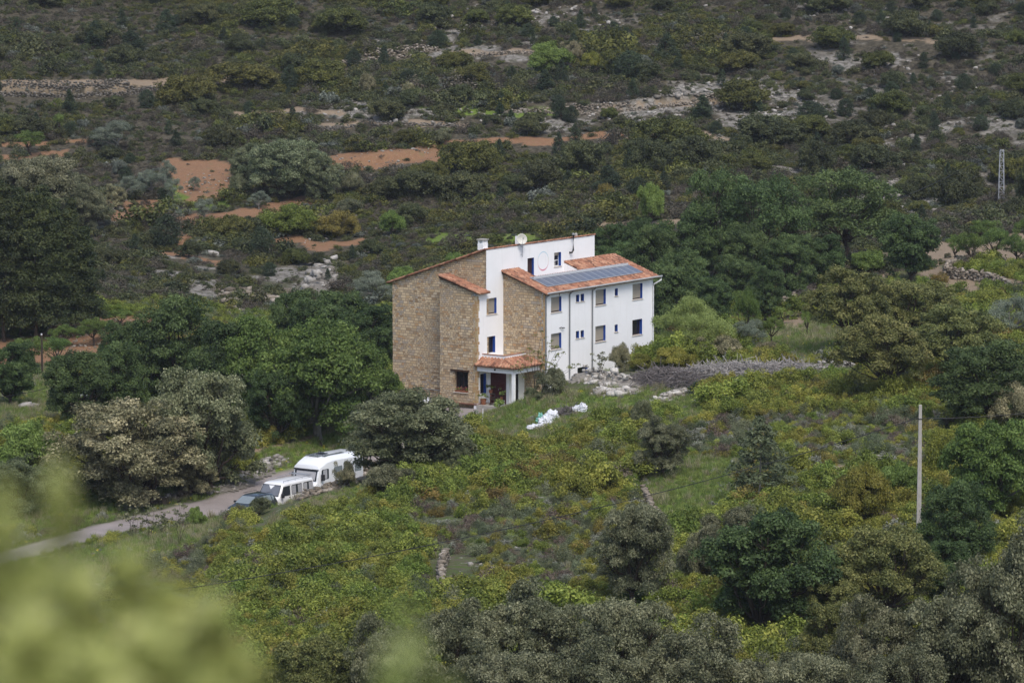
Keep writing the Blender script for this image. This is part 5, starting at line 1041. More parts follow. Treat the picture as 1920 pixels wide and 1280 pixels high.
keep = (g_ | sp_ | vg) & (S['road'] < .3) & (S['rd'] > 2.0) & (PX > -200) & (PX < 2100) & ~((S['u'] > -3.7) & (S['u'] < 15.2) & (S['v'] > -.3) & (S['v'] < 13)) & ~((rng.random(len(X)) > .25) & (S['tan'] > .5))
nD = fbm(X, Y, 4, 3); r_ = rng.random(len(X))
idx = np.where(r_ < .80 - .35 * (nD > .56), rng.integers(0, 4, len(X)), np.where(r_ < .93, rng.integers(4, 6, len(X)), np.where(r_ < .96, 7 + rng.integers(0, 2, len(X)), 6)))
idx = np.where((idx == 6) & (fbm(X + 5, Y, 6, 2) < .52), 0, idx)
sz = rng.uniform(.45, 1.1, len(X)) * (.6 + .6 * nD); scl = np.stack([sz, sz, sz * rng.uniform(.6, 1.4, len(X))], 1)
rot = np.stack([X * 0, X * 0, rng.uniform(0, 6.28, len(X))], 1)
gn_scatter('grass', protos, np.stack([X, Y, Hgt(X, Y) - .02], 1)[keep], idx[keep], rot[keep], scl[keep], 'green spring grass with yellow flowers on the meadow and the lane banks')

# ------------------------------------------------------------------ vehicles (local x forward, y to the left, z up)
def paint(name, col, rough=.3):
    b = NB(name); n = b.noise(b.coord(), 1.6, 4); c = b.mix(n, tuple(x * .9 for x in col), col)
    p = b.pbsdf(c, rough, .5); p.inputs['Coat Weight'].default_value = .5; p.inputs['Coat Roughness'].default_value = .1; return b.done(p)
M['vanw'] = paint('white van paint', (.80, .80, .80)); M['mhw'] = paint('white motorhome shell', (.80, .82, .84)); M['cargrey'] = paint('dark grey green car paint', (.035, .042, .048), .25)
M['curtain'] = simple('pale curtain', (.40, .40, .42), .8, .1, var=.3, scale=12); M['glassv'] = simple('tinted glass', (.03, .035, .045), .05, .8, var=.1)
M['glassc'] = simple('glass with painted pale reflection', (.19, .22, .23), .06, .9, var=.1); M['trim'] = simple('black plastic trim', (.02, .02, .022), .6, .3); M['glassw'] = simple('windscreen with painted sky reflection', (.14, .145, .16), .12, .9, var=.35, scale=2); M['lamp'] = simple('lamp lens', (.6, .6, .58), .1, .8); M['amber'] = simple('amber lens', (.6, .2, .02), .2, .5)  # pale glass and windscreen carry reflected sky light in their base colour
M['whitecar'] = paint('white car paint', (.75, .76, .78))
def ring(z0, zr, wb, ch_w, ch_h):
    """half cross-section from sill to roof centre"""
    belt = min(1.05, z0 + (zr - z0) * .55); return [(wb * .94, z0), (wb, z0 + .15), (wb, belt), (wb - (zr - ch_h - belt) * .07, zr - ch_h), (wb - ch_w, zr - .02), (0, zr + .02)]
def loft(stations):
    mb = MB(); n = None
    for x, half in stations:
        full = [(x, y, z) for y, z in half] + [(x, -y, z) for y, z in half[-2::-1]]; n = len(full); mb.v += full
    for i in range(len(stations) - 1):
        for k in range(n - 1): a_ = i * n + k; mb.f.append((a_, a_ + n, a_ + n + 1, a_ + 1))
        mb.f.append((i * n + n - 1, (i + 1) * n + n - 1, (i + 1) * n, i * n))
    mb.f.append(tuple(range(n))); mb.f.append(tuple((len(stations) - 1) * n + k for k in range(n))[::-1]); return mb
def side_y(stations, x, z):
    for (xa, ha), (xb, hb) in zip(stations[:-1], stations[1:]):
        if min(xa, xb) <= x <= max(xa, xb):
            t = (x - xa) / (xb - xa + 1e-9); h = [((1-t)*p[0] + t*q_[0], (1-t)*p[1] + t*q_[1]) for p, q_ in zip(ha, hb)]
            for (ya, za), (yb, zb) in zip(h[:-1], h[1:]):
                if za <= z <= zb + 1e-9: return ya + (yb - ya) * (z - za) / (zb - za + 1e-9)
    return stations[0][1][1][0]
def side_panel(stations, poly, sgn, off=.006):
    mb = MB(); n = len(poly); o_ = [(x, sgn * (side_y(stations, x, z) + off), z) for x, z in poly]; i_ = [(x, sgn * (side_y(stations, x, z) - .02), z) for x, z in poly]
    mb.v = o_ + i_; mb.f = [tuple(range(n)) if sgn < 0 else tuple(range(n))[::-1], tuple(range(n, 2*n))] + [(k, (k+1) % n, n + (k+1) % n, n + k) for k in range(n)]; return mb
def wheel(parent, x, y, r=.33, w_=.2):
    s = 1 if y > 0 else -1; mb = MB().tube([(x, y - s * w_, r), (x, y, r)], r, 20); o = mb.build('wheel', M['rubber'], parent)
    MB().tube([(x, y - s * .01, r), (x, y + s * .006, r)], r * .6, 14).build('rim', M['grey'], o); return o
def arch(parent, stations, x, sgn, r=.42):
    pts = [(x + math.cos(t) * r, .36 + math.sin(t) * r * 1.0) for t in [math.pi * k / 8 for k in range(9)]]
    side_panel(stations, [(px_, max(.36, pz_)) for px_, pz_ in pts], sgn, .004).build('wheel_arch', M['trim'], parent)
TH = R(57.0) + math.pi
Fv = np.array([math.cos(TH), math.sin(TH)]); Lv = np.array([-math.sin(TH), math.cos(TH)])
def rrect(x0, x1, z0, z1, r=.05, sl=0): return [(x0 + r, z0), (x1 - r, z0), (x1, z0 + r), (x1 - sl, z1 - r), (x1 - sl - r, z1), (x0 + r, z1), (x0, z1 - r), (x0, z0 + r)]
# camper van
vz = -2.38; pv = at_d(529.6, 904.6, 252.5)
vc = pv[:2] - Fv * 1.05 - Lv * .72
van = thing('camper_van', 'white camper van with curtained side windows and a roof rack, parked behind the dark car', 'van', (vc[0], vc[1], pv[2] - 2.13), TH)
W_ = .90
ST = [(-2.32, ring(.36, 1.95, W_ - .06, .16, .14)), (-2.26, ring(.33, 2.08, W_ - .02, .16, .14)), (-1.2, ring(.33, 2.12, W_, .17, .14)), (.6, ring(.33, 2.12, W_, .17, .14)), (1.02, ring(.33, 2.08, W_, .18, .14)), (1.2, ring(.33, 2.0, W_, .18, .13)),
      (1.62, ring(.33, 1.26, W_, .12, .10)), (1.95, ring(.33, 1.12, W_ - .01, .14, .10)), (2.22, ring(.34, .96, W_ - .04, .16, .10)), (2.33, ring(.36, .72, W_ - .1, .12, .08))]
loft(ST).build('body', M['vanw'], van, .03, True)
gl = MB(); q0, q1 = (1.215, 1.945), (1.60, 1.30); nx_, nz_ = .9, .47
for y0_, y1_ in ((-.70, .70),):
    gl.v = [(q0[0] + .02, y0_, q0[1]), (q0[0] + .02, y1_, q0[1]), (q1[0] + .02, y1_ + .06, q1[1]), (q1[0] + .02, y0_ - .06, q1[1])] + [(q0[0] - .03, y0_, q0[1]), (q0[0] - .03, y1_, q0[1]), (q1[0] - .03, y1_ + .06, q1[1]), (q1[0] - .03, y0_ - .06, q1[1])]
gl.f = [(0, 1, 2, 3), (7, 6, 5, 4), (0, 4, 5, 1), (1, 5, 6, 2), (2, 6, 7, 3), (3, 7, 4, 0)]
gl.build('windscreen', M['glassw'], van)
fr = MB()
for a_, b_2 in (((q0[0]+.028, -.73, q0[1]+.02), (q0[0]+.028, .73, q0[1]+.02)), ((q1[0]+.028, -.78, q1[1]), (q1[0]+.028, .78, q1[1])), ((q0[0]+.028, -.72, q0[1]), (q1[0]+.028, -.78, q1[1])), ((q0[0]+.028, .72, q0[1]), (q1[0]+.028, .78, q1[1]))): fr.tube([a_, b_2], .018, 5)
fr.build('windscreen_seal', M['trim'], van)
for sgn in (1, -1):
    d_ = side_panel(ST, [(.40, 1.22), (1.42, 1.24), (1.12, 1.86), (.40, 1.88)], sgn).build('door_window', M['glassv'], van)
    for xa, xb in ((-.95, .22), (-2.15, -1.12)):
        wn_ = side_panel(ST, rrect(xa, xb, 1.24, 1.88, .06), sgn).build('side_window', M['glassv'], van)
        cu = MB()
        for k in range(10):
            if k in (4, 5): continue
            x_ = xa + .08 + (xb - xa - .16) * k / 9.; yy = side_y(ST, x_, 1.3) + .008; y2 = side_y(ST, x_, 1.82) + .008
            cu.add([(x_ - .045, sgn * yy, 1.28), (x_ + .045, sgn * yy, 1.28), (x_ + .045, sgn * y2, 1.83), (x_ - .045, sgn * y2, 1.83), (x_ - .045, sgn * (yy + .004), 1.28), (x_ + .045, sgn * (yy + .004), 1.28), (x_ + .045, sgn * (y2 + .004), 1.83), (x_ - .045, sgn * (y2 + .004), 1.83)], [(0,1,2,3),(4,5,6,7),(0,1,5,4),(2,3,7,6)])
        cu.build('curtain', M['curtain'], wn_)
    MB().box(1.35, 1.50, sgn * .93 if sgn > 0 else -1.13, 1.13 if sgn > 0 else -.93, 1.18, 1.46).build('wing_mirror', M['trim'], van, .02)
    side_panel(ST, [(.34, .5), (.36, .5), (.36, 1.95), (.34, 1.95)], sgn, .002).build('door_gap', M['trim'], van)
    side_panel(ST, [(.42, 1.08), (.56, 1.08), (.56, 1.13), (.42, 1.13)], sgn, .02).build('door_handle', M['trim'], van)
    for x_ in (1.55, -1.45): wheel(van, x_, sgn * .90); arch(van, ST, x_, sgn, .40)
    MB().box(2.22, 2.30, sgn * .62 - .14, sgn * .62 + .14, .66, .84).build('headlight', M['lamp'], van, .01)
MB().box(2.2, 2.40, -.86, .86, .36, .56).build('bumper', M['trim'], van, .02); MB().box(2.24, 2.318, -.44, .44, .66, .82).build('grille', M['trim'], van)
rk = MB()
for sgn in (1, -1):
    rk.tube([(-2.1, sgn * .70, 2.24), (.95, sgn * .70, 2.20)], .018, 5)
    for x_ in (-2.0, -1.2, -.4, .4, .9): rk.tube([(x_, sgn * .70, 2.08), (x_, sgn * .70, 2.22)], .014, 4)
for x_ in (-2.05, -1.75): rk.tube([(x_, -.8, 2.28), (x_, .8, 2.28)], .03, 6)
rk.tube([(-2.15, -.75, 2.26), (-2.15, .75, 2.26)], .04, 6)
rk.build('roof_rack', M['grey'], van)
# motorhome
TH2 = TH; mz = at_d(600.6, 869.5, 259.0)
mc = mz[:2] - Fv * 2.55 - Lv * .98
mh = thing('motorhome', 'big white motorhome with roof skylight parked behind the white camper van', 'motorhome', (mc[0], mc[1], mz[2] - 2.42), TH2)
def mring(zr, wb, zb=.4, cw_=.34, chh=.30): return [(wb * .97, zb), (wb, zb + .2), (wb, 1.3 if zr > 2 else zb + (zr - zb) * .5), (wb - .02, max(zr - chh, zb + (zr - zb) * .7)), (wb - cw_, zr), (0, zr + .02)]
MW = 1.12
SM = [(-2.4, mring(2.62, MW - .05)), (-2.3, mring(2.72, MW)), (1.1, mring(2.80, MW)), (1.9, mring(2.74, MW)), (2.5, mring(2.50, MW, cw_=.3)), (2.74, mring(2.30, MW - .03, cw_=.22, chh=.14)), (2.80, mring(2.08, MW - .05, cw_=.12, chh=.08)),
      (2.82, mring(2.0, MW - .06, cw_=.1, chh=.08)), (2.98, mring(1.22, MW - .08, cw_=.1, chh=.06)), (3.2, mring(1.08, MW - .12, cw_=.12, chh=.08)), (3.28, mring(.8, MW - .2, cw_=.1, chh=.06))]
loft(SM).build('body', M['mhw'], mh, .03, True)
gl = MB(); gl.v = [(2.84, -.94, 1.96), (2.84, .94, 1.96), (3.0, .92, 1.27), (3.0, -.92, 1.27), (2.78, -.94, 1.96), (2.78, .94, 1.96), (2.94, .92, 1.27), (2.94, -.92, 1.27)]
gl.f = [(0, 1, 2, 3), (7, 6, 5, 4), (0, 4, 5, 1), (1, 5, 6, 2), (2, 6, 7, 3), (3, 7, 4, 0)]; ws_ = gl.build('windscreen', M['glassv'], mh)
cu = MB(); cu.v = [(2.848, -.78, 1.90), (2.848, .84, 1.90), (2.996, .82, 1.34), (2.996, -.76, 1.34)]; cu.v += [(x + .006, y, z) for x, y, z in cu.v]; cu.f = [(0, 1, 2, 3), (4, 5, 6, 7), (0, 1, 5, 4), (2, 3, 7, 6)]
cu.build('curtain', M['curtain'], ws_)
MB().box(2.76, 2.90, -1.02, 1.02, 1.98, 2.05).build('windscreen_seal', M['trim'], mh)
for sgn in (1, -1):
    a_ = side_panel(SM, rrect(1.75, 2.62, 1.32, 2.02, .06, .06), sgn, .008).build('cab_window', M['glassv'], mh)
    side_panel(SM, rrect(1.95, 2.4, 1.36, 1.98, .03), sgn, .012).build('curtain', M['curtain'], a_)
    a_ = side_panel(SM, rrect(.15, 1.15, 1.42, 2.05, .06), sgn, .008).build('side_window', M['glassc'], mh)
    side_panel(SM, rrect(-2.1, -1.3, 1.42, 2.0, .06), sgn, .008).build('side_window', M['glassc'], mh)
    side_panel(SM, rrect(-1.0, -.4, 1.95, 2.05, .02), sgn, .008).build('air_vent', M['glassc'], mh)
    side_panel(SM, [(-2.3, 2.38), (2.5, 2.30), (2.5, 2.325), (-2.3, 2.405)], sgn, .008).build('trim_line', M['grey'], mh)
    side_panel(SM, [(-2.3, 1.0), (2.9, 1.0), (2.9, 1.02), (-2.3, 1.02)], sgn, .006).build('trim_line', M['grey'], mh)
    MB().box(2.52, 2.70, 1.13 if sgn > 0 else -1.36, 1.36 if sgn > 0 else -1.13, 1.30, 1.72).build('wing_mirror', M['trim'], mh, .02)
    for x_ in (2.2, -1.4): wheel(mh, x_, sgn * 1.12, .34, .22); arch(mh, SM, x_, sgn, .42)
    MB().box(3.16, 3.24, sgn * .72 - .16, sgn * .72 + .16, .74, .94).build('headlight', M['lamp'], mh, .01)
sk_ = MB().box(.75, 1.35, -.30, .32, 2.80, 2.90).build('skylight', M['glassv'], mh, .02); MB().box(.68, 1.42, -.37, .39, 2.795, 2.84).build('skylight_frame', M['grey'], sk_, .01)
MB().box(.1, 1.9, -.74, -.42, 2.80, 2.825).build('roof_panel', M['glassc'], mh); MB().box(-.6, 1.7, .44, .72, 2.81, 2.83).build('roof_panel', M['glassc'], mh); MB().box(1.42, 1.95, -.38, .38, 2.77, 2.825).build('roof_panel', M['glassc'], mh)
# dark small car
cc_ = vc + Fv * 4.25 + Lv * .55; car = thing('hatchback_car', 'dark grey hatchback parked in front of the white camper van, half hidden by bushes', 'car', (cc_[0], cc_[1], pv[2] - 2.13 + .32), TH)
def cring(zr, wb, belt): return [(wb * .95, .28), (wb, .5), (wb, min(belt, zr * .8)), (wb - max(0, zr - belt) * .28 - .01, max(zr - .08, min(belt, zr*.8) + .01)), (wb - max(0, zr - belt) * .28 - .12, zr), (0, zr + .02)]
SC = [(-1.9, cring(.85, .74, .85)), (-1.82, cring(.95, .78, .86)), (-1.55, cring(1.34, .80, .88)), (-1.2, cring(1.42, .81, .88)), (-.1, cring(1.44, .81, .88)), (.25, cring(1.38, .81, .88)), (.95, cring(.94, .80, .88)), (1.6, cring(.80, .76, .80)), (1.88, cring(.62, .66, .6))]
loft(SC).build('body', M['cargrey'], car, .02, True)
for sgn in (1, -1):
    side_panel(SC, [(-.35, .95), (.72, .97), (.22, 1.30), (-.32, 1.34)], sgn).build('front_window', M['glassc'], car); side_panel(SC, [(-1.22, .95), (-.42, .95), (-.39, 1.34), (-1.15, 1.32)], sgn).build('rear_window', M['glassc'], car)
    side_panel(SC, [(-1.62, 1.0), (-1.30, .97), (-1.24, 1.28), (-1.42, 1.26)], sgn).build('quarter_window', M['glassc'], car)
    MB().box(.55, .68, .80 if sgn > 0 else -.98, .98 if sgn > 0 else -.80, .93, 1.06).build('wing_mirror', M['trim'], car, .02)
    for x_ in (1.2, -1.2): wheel(car, x_, sgn * .81, .29, .18); arch(car, SC, x_, sgn, .34)
    MB().box(1.78, 1.86, sgn * .5 - .13, sgn * .5 + .13, .56, .68).build('headlight', M['lamp'], car, .01)
gl = MB(); gl.v = [(.30, -.52, 1.37), (.30, .52, 1.37), (.93, .66, .98), (.93, -.66, .98), (.27, -.52, 1.33), (.27, .52, 1.33), (.90, .66, .94), (.90, -.66, .94)]; gl.f = [(0,1,2,3),(7,6,5,4),(0,4,5,1),(1,5,6,2),(2,6,7,3),(3,7,4,0)]
gl.build('windscreen', M['glassc'], car)
MB().tube([(-1.4, .62, 1.50), (.1, .62, 1.51)], .015, 5).tube([(-1.4, -.62, 1.50), (.1, -.62, 1.51)], .015, 5).build('roof_rail', M['trim'], car)
# white car glimpsed behind the round oak and one by the gable
for px_, py_, lab, an in ((664, 776, 'white car glimpsed between the round oak and the broadleaf trees', .5), (782, 776, 'white car parked against the stone gable, behind the top of the round oak', 2.1)):
    p = hit(px_, py_ + 2); c2 = thing('parked_car', lab, 'car', (p[0], p[1], p[2]), an)
    SW = [(x, [(y, z) for y, z in h]) for x, h in SC]
    loft(SW).build('body', M['whitecar'], c2, .02, True)
    for sgn in (1, -1):
        side_panel(SW, [(-.35, .95), (.72, .97), (.22, 1.30), (-.32, 1.34)], sgn).build('side_window', M['glassv'], c2); side_panel(SW, [(-1.22, .95), (-.42, .95), (-.39, 1.34), (-1.15, 1.32)], sgn).build('side_window', M['glassv'], c2)
        for x_ in (1.2, -1.2): wheel(c2, x_, sgn * .81, .29, .18); arch(c2, SW, x_, sgn, .34)
    g2 = MB(); g2.v = list(gl.v); g2.f = list(gl.f); g2.build('windscreen', M['glassv'], c2)

# ------------------------------------------------------------------ stones, walls, brushwood
def rock_mat(name, c0, c1, c2):
    b = NB(name); co = b.coord(); oi = b.n('ShaderNodeAttribute', attribute_name='tint').outputs['Fac']
    c = b.ramp(oi, [(0, c0), (.5, c1), (1, c2)]); n = b.noise(co, 5, 6, .7); c = b.mix(b.ramp(n, [(.35, .55), (.65, 0)]), c, (.09, .08, .065)); return b.done(b.pbsdf(c, .95, .1, 0, b.bump(n, .6, .03)))
M['rock'] = rock_mat('pale limestone', (.16, .145, .125), (.30, .28, .25), (.50, .475, .44)); M['rockd'] = rock_mat('weathered wall stone', (.07, .065, .055), (.15, .135, .115), (.27, .25, .22))
M['rockw'] = rock_mat('pale rubble', (.24, .22, .19), (.44, .41, .37), (.68, .65, .60)); M['rockt'] = rock_mat('warm wall stone', (.13, .11, .085), (.25, .21, .165), (.42, .37, .31))
_ico = None
def stones(name, P, S_, mat, seed, label=None, cat=None, group=None, kind=None, base=None):
    """many irregular stones as one mesh"""
    import bmesh
    global _ico
    if _ico is None:
        bm = bmesh.new(); bmesh.ops.create_icosphere(bm, subdivisions=1, radius=1); bm.verts.ensure_lookup_table(); _ico = (np.array([v.co[:] for v in bm.verts]), np.array([[v.index for v in f.verts] for f in bm.faces])); bm.free()
    rng = np.random.default_rng(seed); n = len(P); nv = len(_ico[0])
    V = _ico[0][None] * (1 + .28 * rng.normal(size=(n, nv, 1)).clip(-1.5, 1.5)); V = np.clip(V, -.66, .66) * np.asarray(S_)[:, None, :]
    a = rng.uniform(0, 6.28, n); ca_, sa_ = np.cos(a), np.sin(a); X_ = V[..., 0] * ca_[:, None] - V[..., 1] * sa_[:, None]; Y_ = V[..., 0] * sa_[:, None] + V[..., 1] * ca_[:, None]
    V = np.stack([X_, Y_, V[..., 2] + X_ * rng.normal(0, .15, n)[:, None]], -1) + np.asarray(P)[:, None]
    Fm = (_ico[1][None] + np.arange(n)[:, None, None] * nv).reshape(-1, 3); t = np.repeat(rng.random(n), nv)
    V = V.reshape(-1, 3)
    if base is not None:
        Fm = np.concatenate([Fm, base[1] + len(V)]); t = np.concatenate([t, np.full(len(base[0]), .1)]); V = np.concatenate([V, base[0]])
    o = bpy.data.objects.new(name, np_mesh(name, V, Fm, M[mat], {'tint': ('FLOAT', t)})); COL.objects.link(o); tag(o, label, cat, group, kind); return o
def dry_wall(pts, h, label, mat='rockd', seed=0, size=.2, thick=.5, group=None, px=True, drop=0):
    P3 = [hit(*p) for p in pts] if px else [np.array([x, y, gz(x, y)]) for x, y in pts]
    rng = np.random.default_rng(seed); P = []; S_ = []
    for a_, b_ in zip(P3[:-1], P3[1:]):
        L = np.linalg.norm((b_ - a_)[:2]); rows = max(1, int(h / (size * .8)))
        for r_ in range(rows):
            for k in range(max(1, int(L / (size * 1.5)))):
                for side in ((0, 1) if thick > .3 else (0,)):
                    t = (k + rng.random()) / max(1, int(L / (size * 1.5))); q_ = a_ + (b_ - a_) * t; q_ = q_.copy()
                    q_[0] += rng.normal(0, .05); q_[1] += (side - .5) * thick * .8 + rng.normal(0, .05); q_[2] = gz(q_[0], q_[1]) - drop + size * .4 + r_ * size * .8 + rng.normal(0, .04)
                    if r_ == rows - 1 and rng.random() < .2: continue
                    P.append(q_); S_.append(size * np.array([rng.uniform(.7, 1.5), rng.uniform(.7, 1.1), rng.uniform(.5, .85)]))
    return stones('dry_stone_wall', P, S_, mat, seed, label, 'stone wall', group)
dry_wall([(-60,178),(0,177),(130,178),(230,176),(300,170)], 1.3, 'long dry stone terrace wall high on the left hillside', 'rockd', 1, .2, .6, drop=.6)
dry_wall([(640,121),(700,109),(760,103),(825,96)], .8, 'rough pale stone wall curving over the upper middle hillside', 'rockt', 2, .24, .6, drop=.3)
dry_wall([(945,213),(1060,213),(1180,208),(1250,202),(1310,194),(1400,186)], .9, 'grey dry stone wall below the track on the middle hillside', 'rockt', 3, .2, .5, drop=.4)
dry_wall([(1432,596),(1452,583),(1480,568),(1505,556),(1528,546)], .9, 'dry stone wall climbing beside the small bare field', 'rockt', 4, .26, .7)
dry_wall([(1772,518),(1790,522),(1820,524),(1850,530),(1875,538),(1893,546)], 1.1, 'curved dry stone wall below the little orchard', 'rockt', 5, .24, .8)
dry_wall([(1772,518),(1778,508),(1795,503)], 1.0, 'short return of stacked stones at the left end of the curved wall', 'rockt', 6, .24, .7)
dry_wall([(1530,688),(1550,690),(1575,687),(1600,686)], .5, 'low row of pale stones beside the brushwood', 'rock', 7, .26, .6)
dry_wall([(830,1110),(826,1090),(828,1070),(836,1052)], .8, 'small broken dry stone wall in the lower middle scrub', 'rockt', 8, .24, .7)
dry_wall([(1205,925),(1215,940),(1222,960),(1240,975)], .5, 'line of stones at the left of the small green clearing', 'rockt', 9, .2, .5)
dry_wall([(600,243),(680,238),(760,235),(860,238)], .6, 'low broken stone wall across the dark scrub left of the middle track', 'rockd', 43, .2, .5, drop=.1)
dry_wall([(850,106),(930,103),(1000,101),(1070,95)], .6, 'low stone terrace wall above the dark junipers near the top middle', 'rockt', 44, .2, .5, drop=.1)
dry_wall([(205,398),(215,392),(230,396)], .4, 'low stones on the edge of the red terrace', 'rockd', 10, .2, .4)
def pile(name, pts, n, spread_, smin, smax, mat, label, cat, seed, hfac=.4, kind=None, group=None):
    rng = np.random.default_rng(seed); P = []; S_ = []; B = [hit(*p) for p in pts]
    for k in range(n):
        t = rng.random() * (len(B) - 1) if len(B) > 1 else 0; i = int(min(t, len(B) - 2)) if len(B) > 1 else 0; q_ = (B[i] + (B[i+1] - B[i]) * (t - i)).copy() if len(B) > 1 else B[0].copy()
        g = rng.normal(size=2).clip(-1.6, 1.6); q_[:2] += g * spread_; s = smin * (smax / smin) ** (rng.random() ** 1.8); r_ = np.hypot(*g)
        q_[2] = gz(q_[0], q_[1]) + max(0, hfac * (1.4 - r_)) * rng.random() + s * .25; P.append(q_); S_.append(s * np.array([rng.uniform(.8, 1.5), rng.uniform(.7, 1.2), rng.uniform(.5, .9)]))
    base = None
    if kind is None and len(B) > 1:                      # earth core of the heap, under its stones
        Bx = np.array(B); R2 = spread_ * 1.75 + .2; gx = np.arange(Bx[:, 0].min() - R2 - .3, Bx[:, 0].max() + R2 + .3, .25); gy = np.arange(Bx[:, 1].min() - R2 - .3, Bx[:, 1].max() + R2 + .3, .25); GX2, GY2 = np.meshgrid(gx, gy)
        dd = seg_dist(GX2, GY2, [tuple(q_[:2]) for q_ in B]); hh = Hgt(GX2, GY2) + hfac * .55 * np.clip(1 - dd / R2, 0, 1) + .06 * (fbm(GX2, GY2, .6, 2) - .3)
        VB = np.stack([GX2.ravel(), GY2.ravel(), hh.ravel()], 1); n2 = len(gx); i2 = (np.arange(len(gy) - 1)[:, None] * n2 + np.arange(n2 - 1)[None]).ravel(); inside = (dd[:-1, :-1] < R2).ravel(); i2 = i2[inside]
        base = (VB, np.concatenate([np.stack([i2, i2 + 1, i2 + n2 + 1], 1), np.stack([i2, i2 + n2 + 1, i2 + n2], 1)]))
    return stones(name, P, S_, mat, seed, label, cat, group, kind, base)
pile('rubble_mound', [(1030,724),(1060,712),(1100,708),(1140,712),(1180,722)], 800, .75, .10, .42, 'rockw', 'mound of pale rubble and stones in front of the white facade', 'rubble', 11, .7)
pile('rubble_mound', [(1120,735),(1150,738),(1185,735)], 170, .38, .1, .5, 'rockw', 'pale boulders at the foot of the rubble mound', 'rubble', 12, .2)
pile('rubble_mound', [(1240,752),(1262,742),(1290,738)], 150, .4, .1, .42, 'rockw', 'small heap of pale and rusty stones by the brushwood', 'rubble', 13, .4)
pile('rubble_bank', [(498,956),(540,942),(580,930),(620,917),(655,907)], 900, .42, .11, .34, 'rockt', 'bank of loose rubble along the near side of the parked vans', 'rubble', 14, .35)
pile('rubble_heap', [(458,895),(478,886),(500,872),(520,862)], 160, .5, .1, .42, 'rock', 'heaps of pale stones on the grassy bank across the lane from the vans', 'rubble', 15, .3)
pile('rubble_heap', [(690,872),(680,884),(672,893)], 110, .5, .1, .4, 'rockt', 'stones and bare earth under the round oak behind the motorhome', 'rubble', 16, .3)
pile('rubble_heap', [(240,950),(300,935),(350,925),(420,915),(450,905)], 170, .45, .07, .25, 'rock', 'loose stones along the far edge of the lane', 'rubble', 17, .15)
pile('rock_outcrop', [(590,545),(605,515),(615,495)], 160, .8, .15, .7, 'rock', 'upright pale grey rock outcrop behind the trees left of the house', 'rock', 18, .9)
pile('rock_outcrop', [(440,545),(470,552),(500,562),(545,548)], 300, 1.3, .12, .6, 'rockt', 'broad pale rock slabs on the slope left of the house', 'rock', 19, .15)
pile('rock_outcrop', [(415,600),(425,575),(435,555)], 120, .8, .2, .8, 'rockt', 'tan layered rock outcrop above the left group of trees', 'rock', 20, .6)
pile('boulder', [(400,479)], 1, .01, .75, .76, 'rock', 'single pale boulder on the dark slope below the red strip', 'boulder', 21, 0)
pile('boulder', [(56,765)], 2, .25, .6, .7, 'rock', 'white boulder in the grass near the small lattice mast', 'boulder', 22, 0)
pile('loose_stones', [(1180,215),(1300,190),(1420,160),(1500,210),(1350,250)], 500, 3.2, .12, .5, 'rock', 'pale loose stones lying over the bare rocky shelves of the hillside', None, 23, 0, 'stuff')
pile('loose_stones', [(1600,340),(1700,380),(1780,400),(1650,260),(1500,300)], 600, 3.6, .12, .5, 'rock', 'pale loose stones on the bare slope below the lattice mast', None, 24, 0, 'stuff')
pile('loose_stones', [(60,660),(140,630),(220,600),(270,620)], 500, 2.6, .06, .2, 'rockt', 'stones turned up in the red earth of the orchard', None, 25, 0, 'stuff')
pile('loose_stones', [(330,345),(400,350),(650,300),(800,282),(600,456),(1100,330)], 350, 3.0, .08, .3, 'rock', 'pale loose stones over the red terraces', None, 26, 0, 'stuff')
pile('loose_stones', [(860,1080),(900,1060),(1000,990),(1540,820),(1600,880),(1500,800),(1700,880)], 300, 2.2, .06, .22, 'rock', 'pale loose stones in the gaps of the near scrub', None, 27, 0, 'stuff')
pile('loose_stones', [(700,95),(800,65),(1020,20),(1100,40),(1600,20),(1850,240),(600,215),(800,200),(1100,240)], 700, 4.0, .12, .5, 'rock', 'pale loose stones scattered over the upper hillside', None, 28, 0, 'stuff')
# brushwood heaps
M['twig'] = simple('grey dead wood', (.30, .28, .265), .95, .1, var=.5, scale=3); M['twigd'] = simple('dark dead wood', (.14, .125, .12), .95, .1, var=.4, scale=3)
def brush(pts, n, label, mat, seed, h=1.1, spread_=.8, r=.02):
    rng = np.random.default_rng(seed); mb = MB(); B = [hit(*p) for p in pts]
    for k in range(n):
        t = rng.random() * (len(B) - 1); i = int(min(t, len(B) - 2)); q_ = (B[i] + (B[i+1] - B[i]) * (t - i)).copy(); g = rng.normal(size=2); q_[:2] += g * spread_
        q_[2] = gz(q_[0], q_[1]) + h * max(.05, (1 - .35 * np.hypot(*g))) * rng.random() ** .7
        d = rng.normal(size=3) * np.array([1, .8, .28]); d /= np.linalg.norm(d); L = rng.uniform(.35, 1.1); m_ = q_ + rng.normal(size=3) * .09
        mb.tube([q_ - d * L, m_, q_ + d * L * .8 + np.array([0, 0, rng.normal() * .15])], [r * 1.3, r, r * .5], 3, False)
    o = mb.build('brushwood_heap', M[mat], None); return tag(o, label, 'brushwood')
brush([(1200,720),(1230,712),(1262,712),(1290,722)], 1100, 'dark grey heap of cut brushwood beside the rubble mound', 'twigd', 31, .95)
brush([(1290,712),(1330,704),(1370,702),(1400,702),(1420,704)], 1400, 'long pale grey heap of cut branches in the middle of the slope', 'twig', 32, .95)
brush([(1425,700),(1460,698),(1505,698)], 800, 'low pale end of the brushwood heaps beside the row of stones', 'twig', 33, .8)
brush([(915,742),(950,738),(985,736)], 60, 'dry dark stalks at the foot of the porch bank', 'twigd', 34, .5, .5)
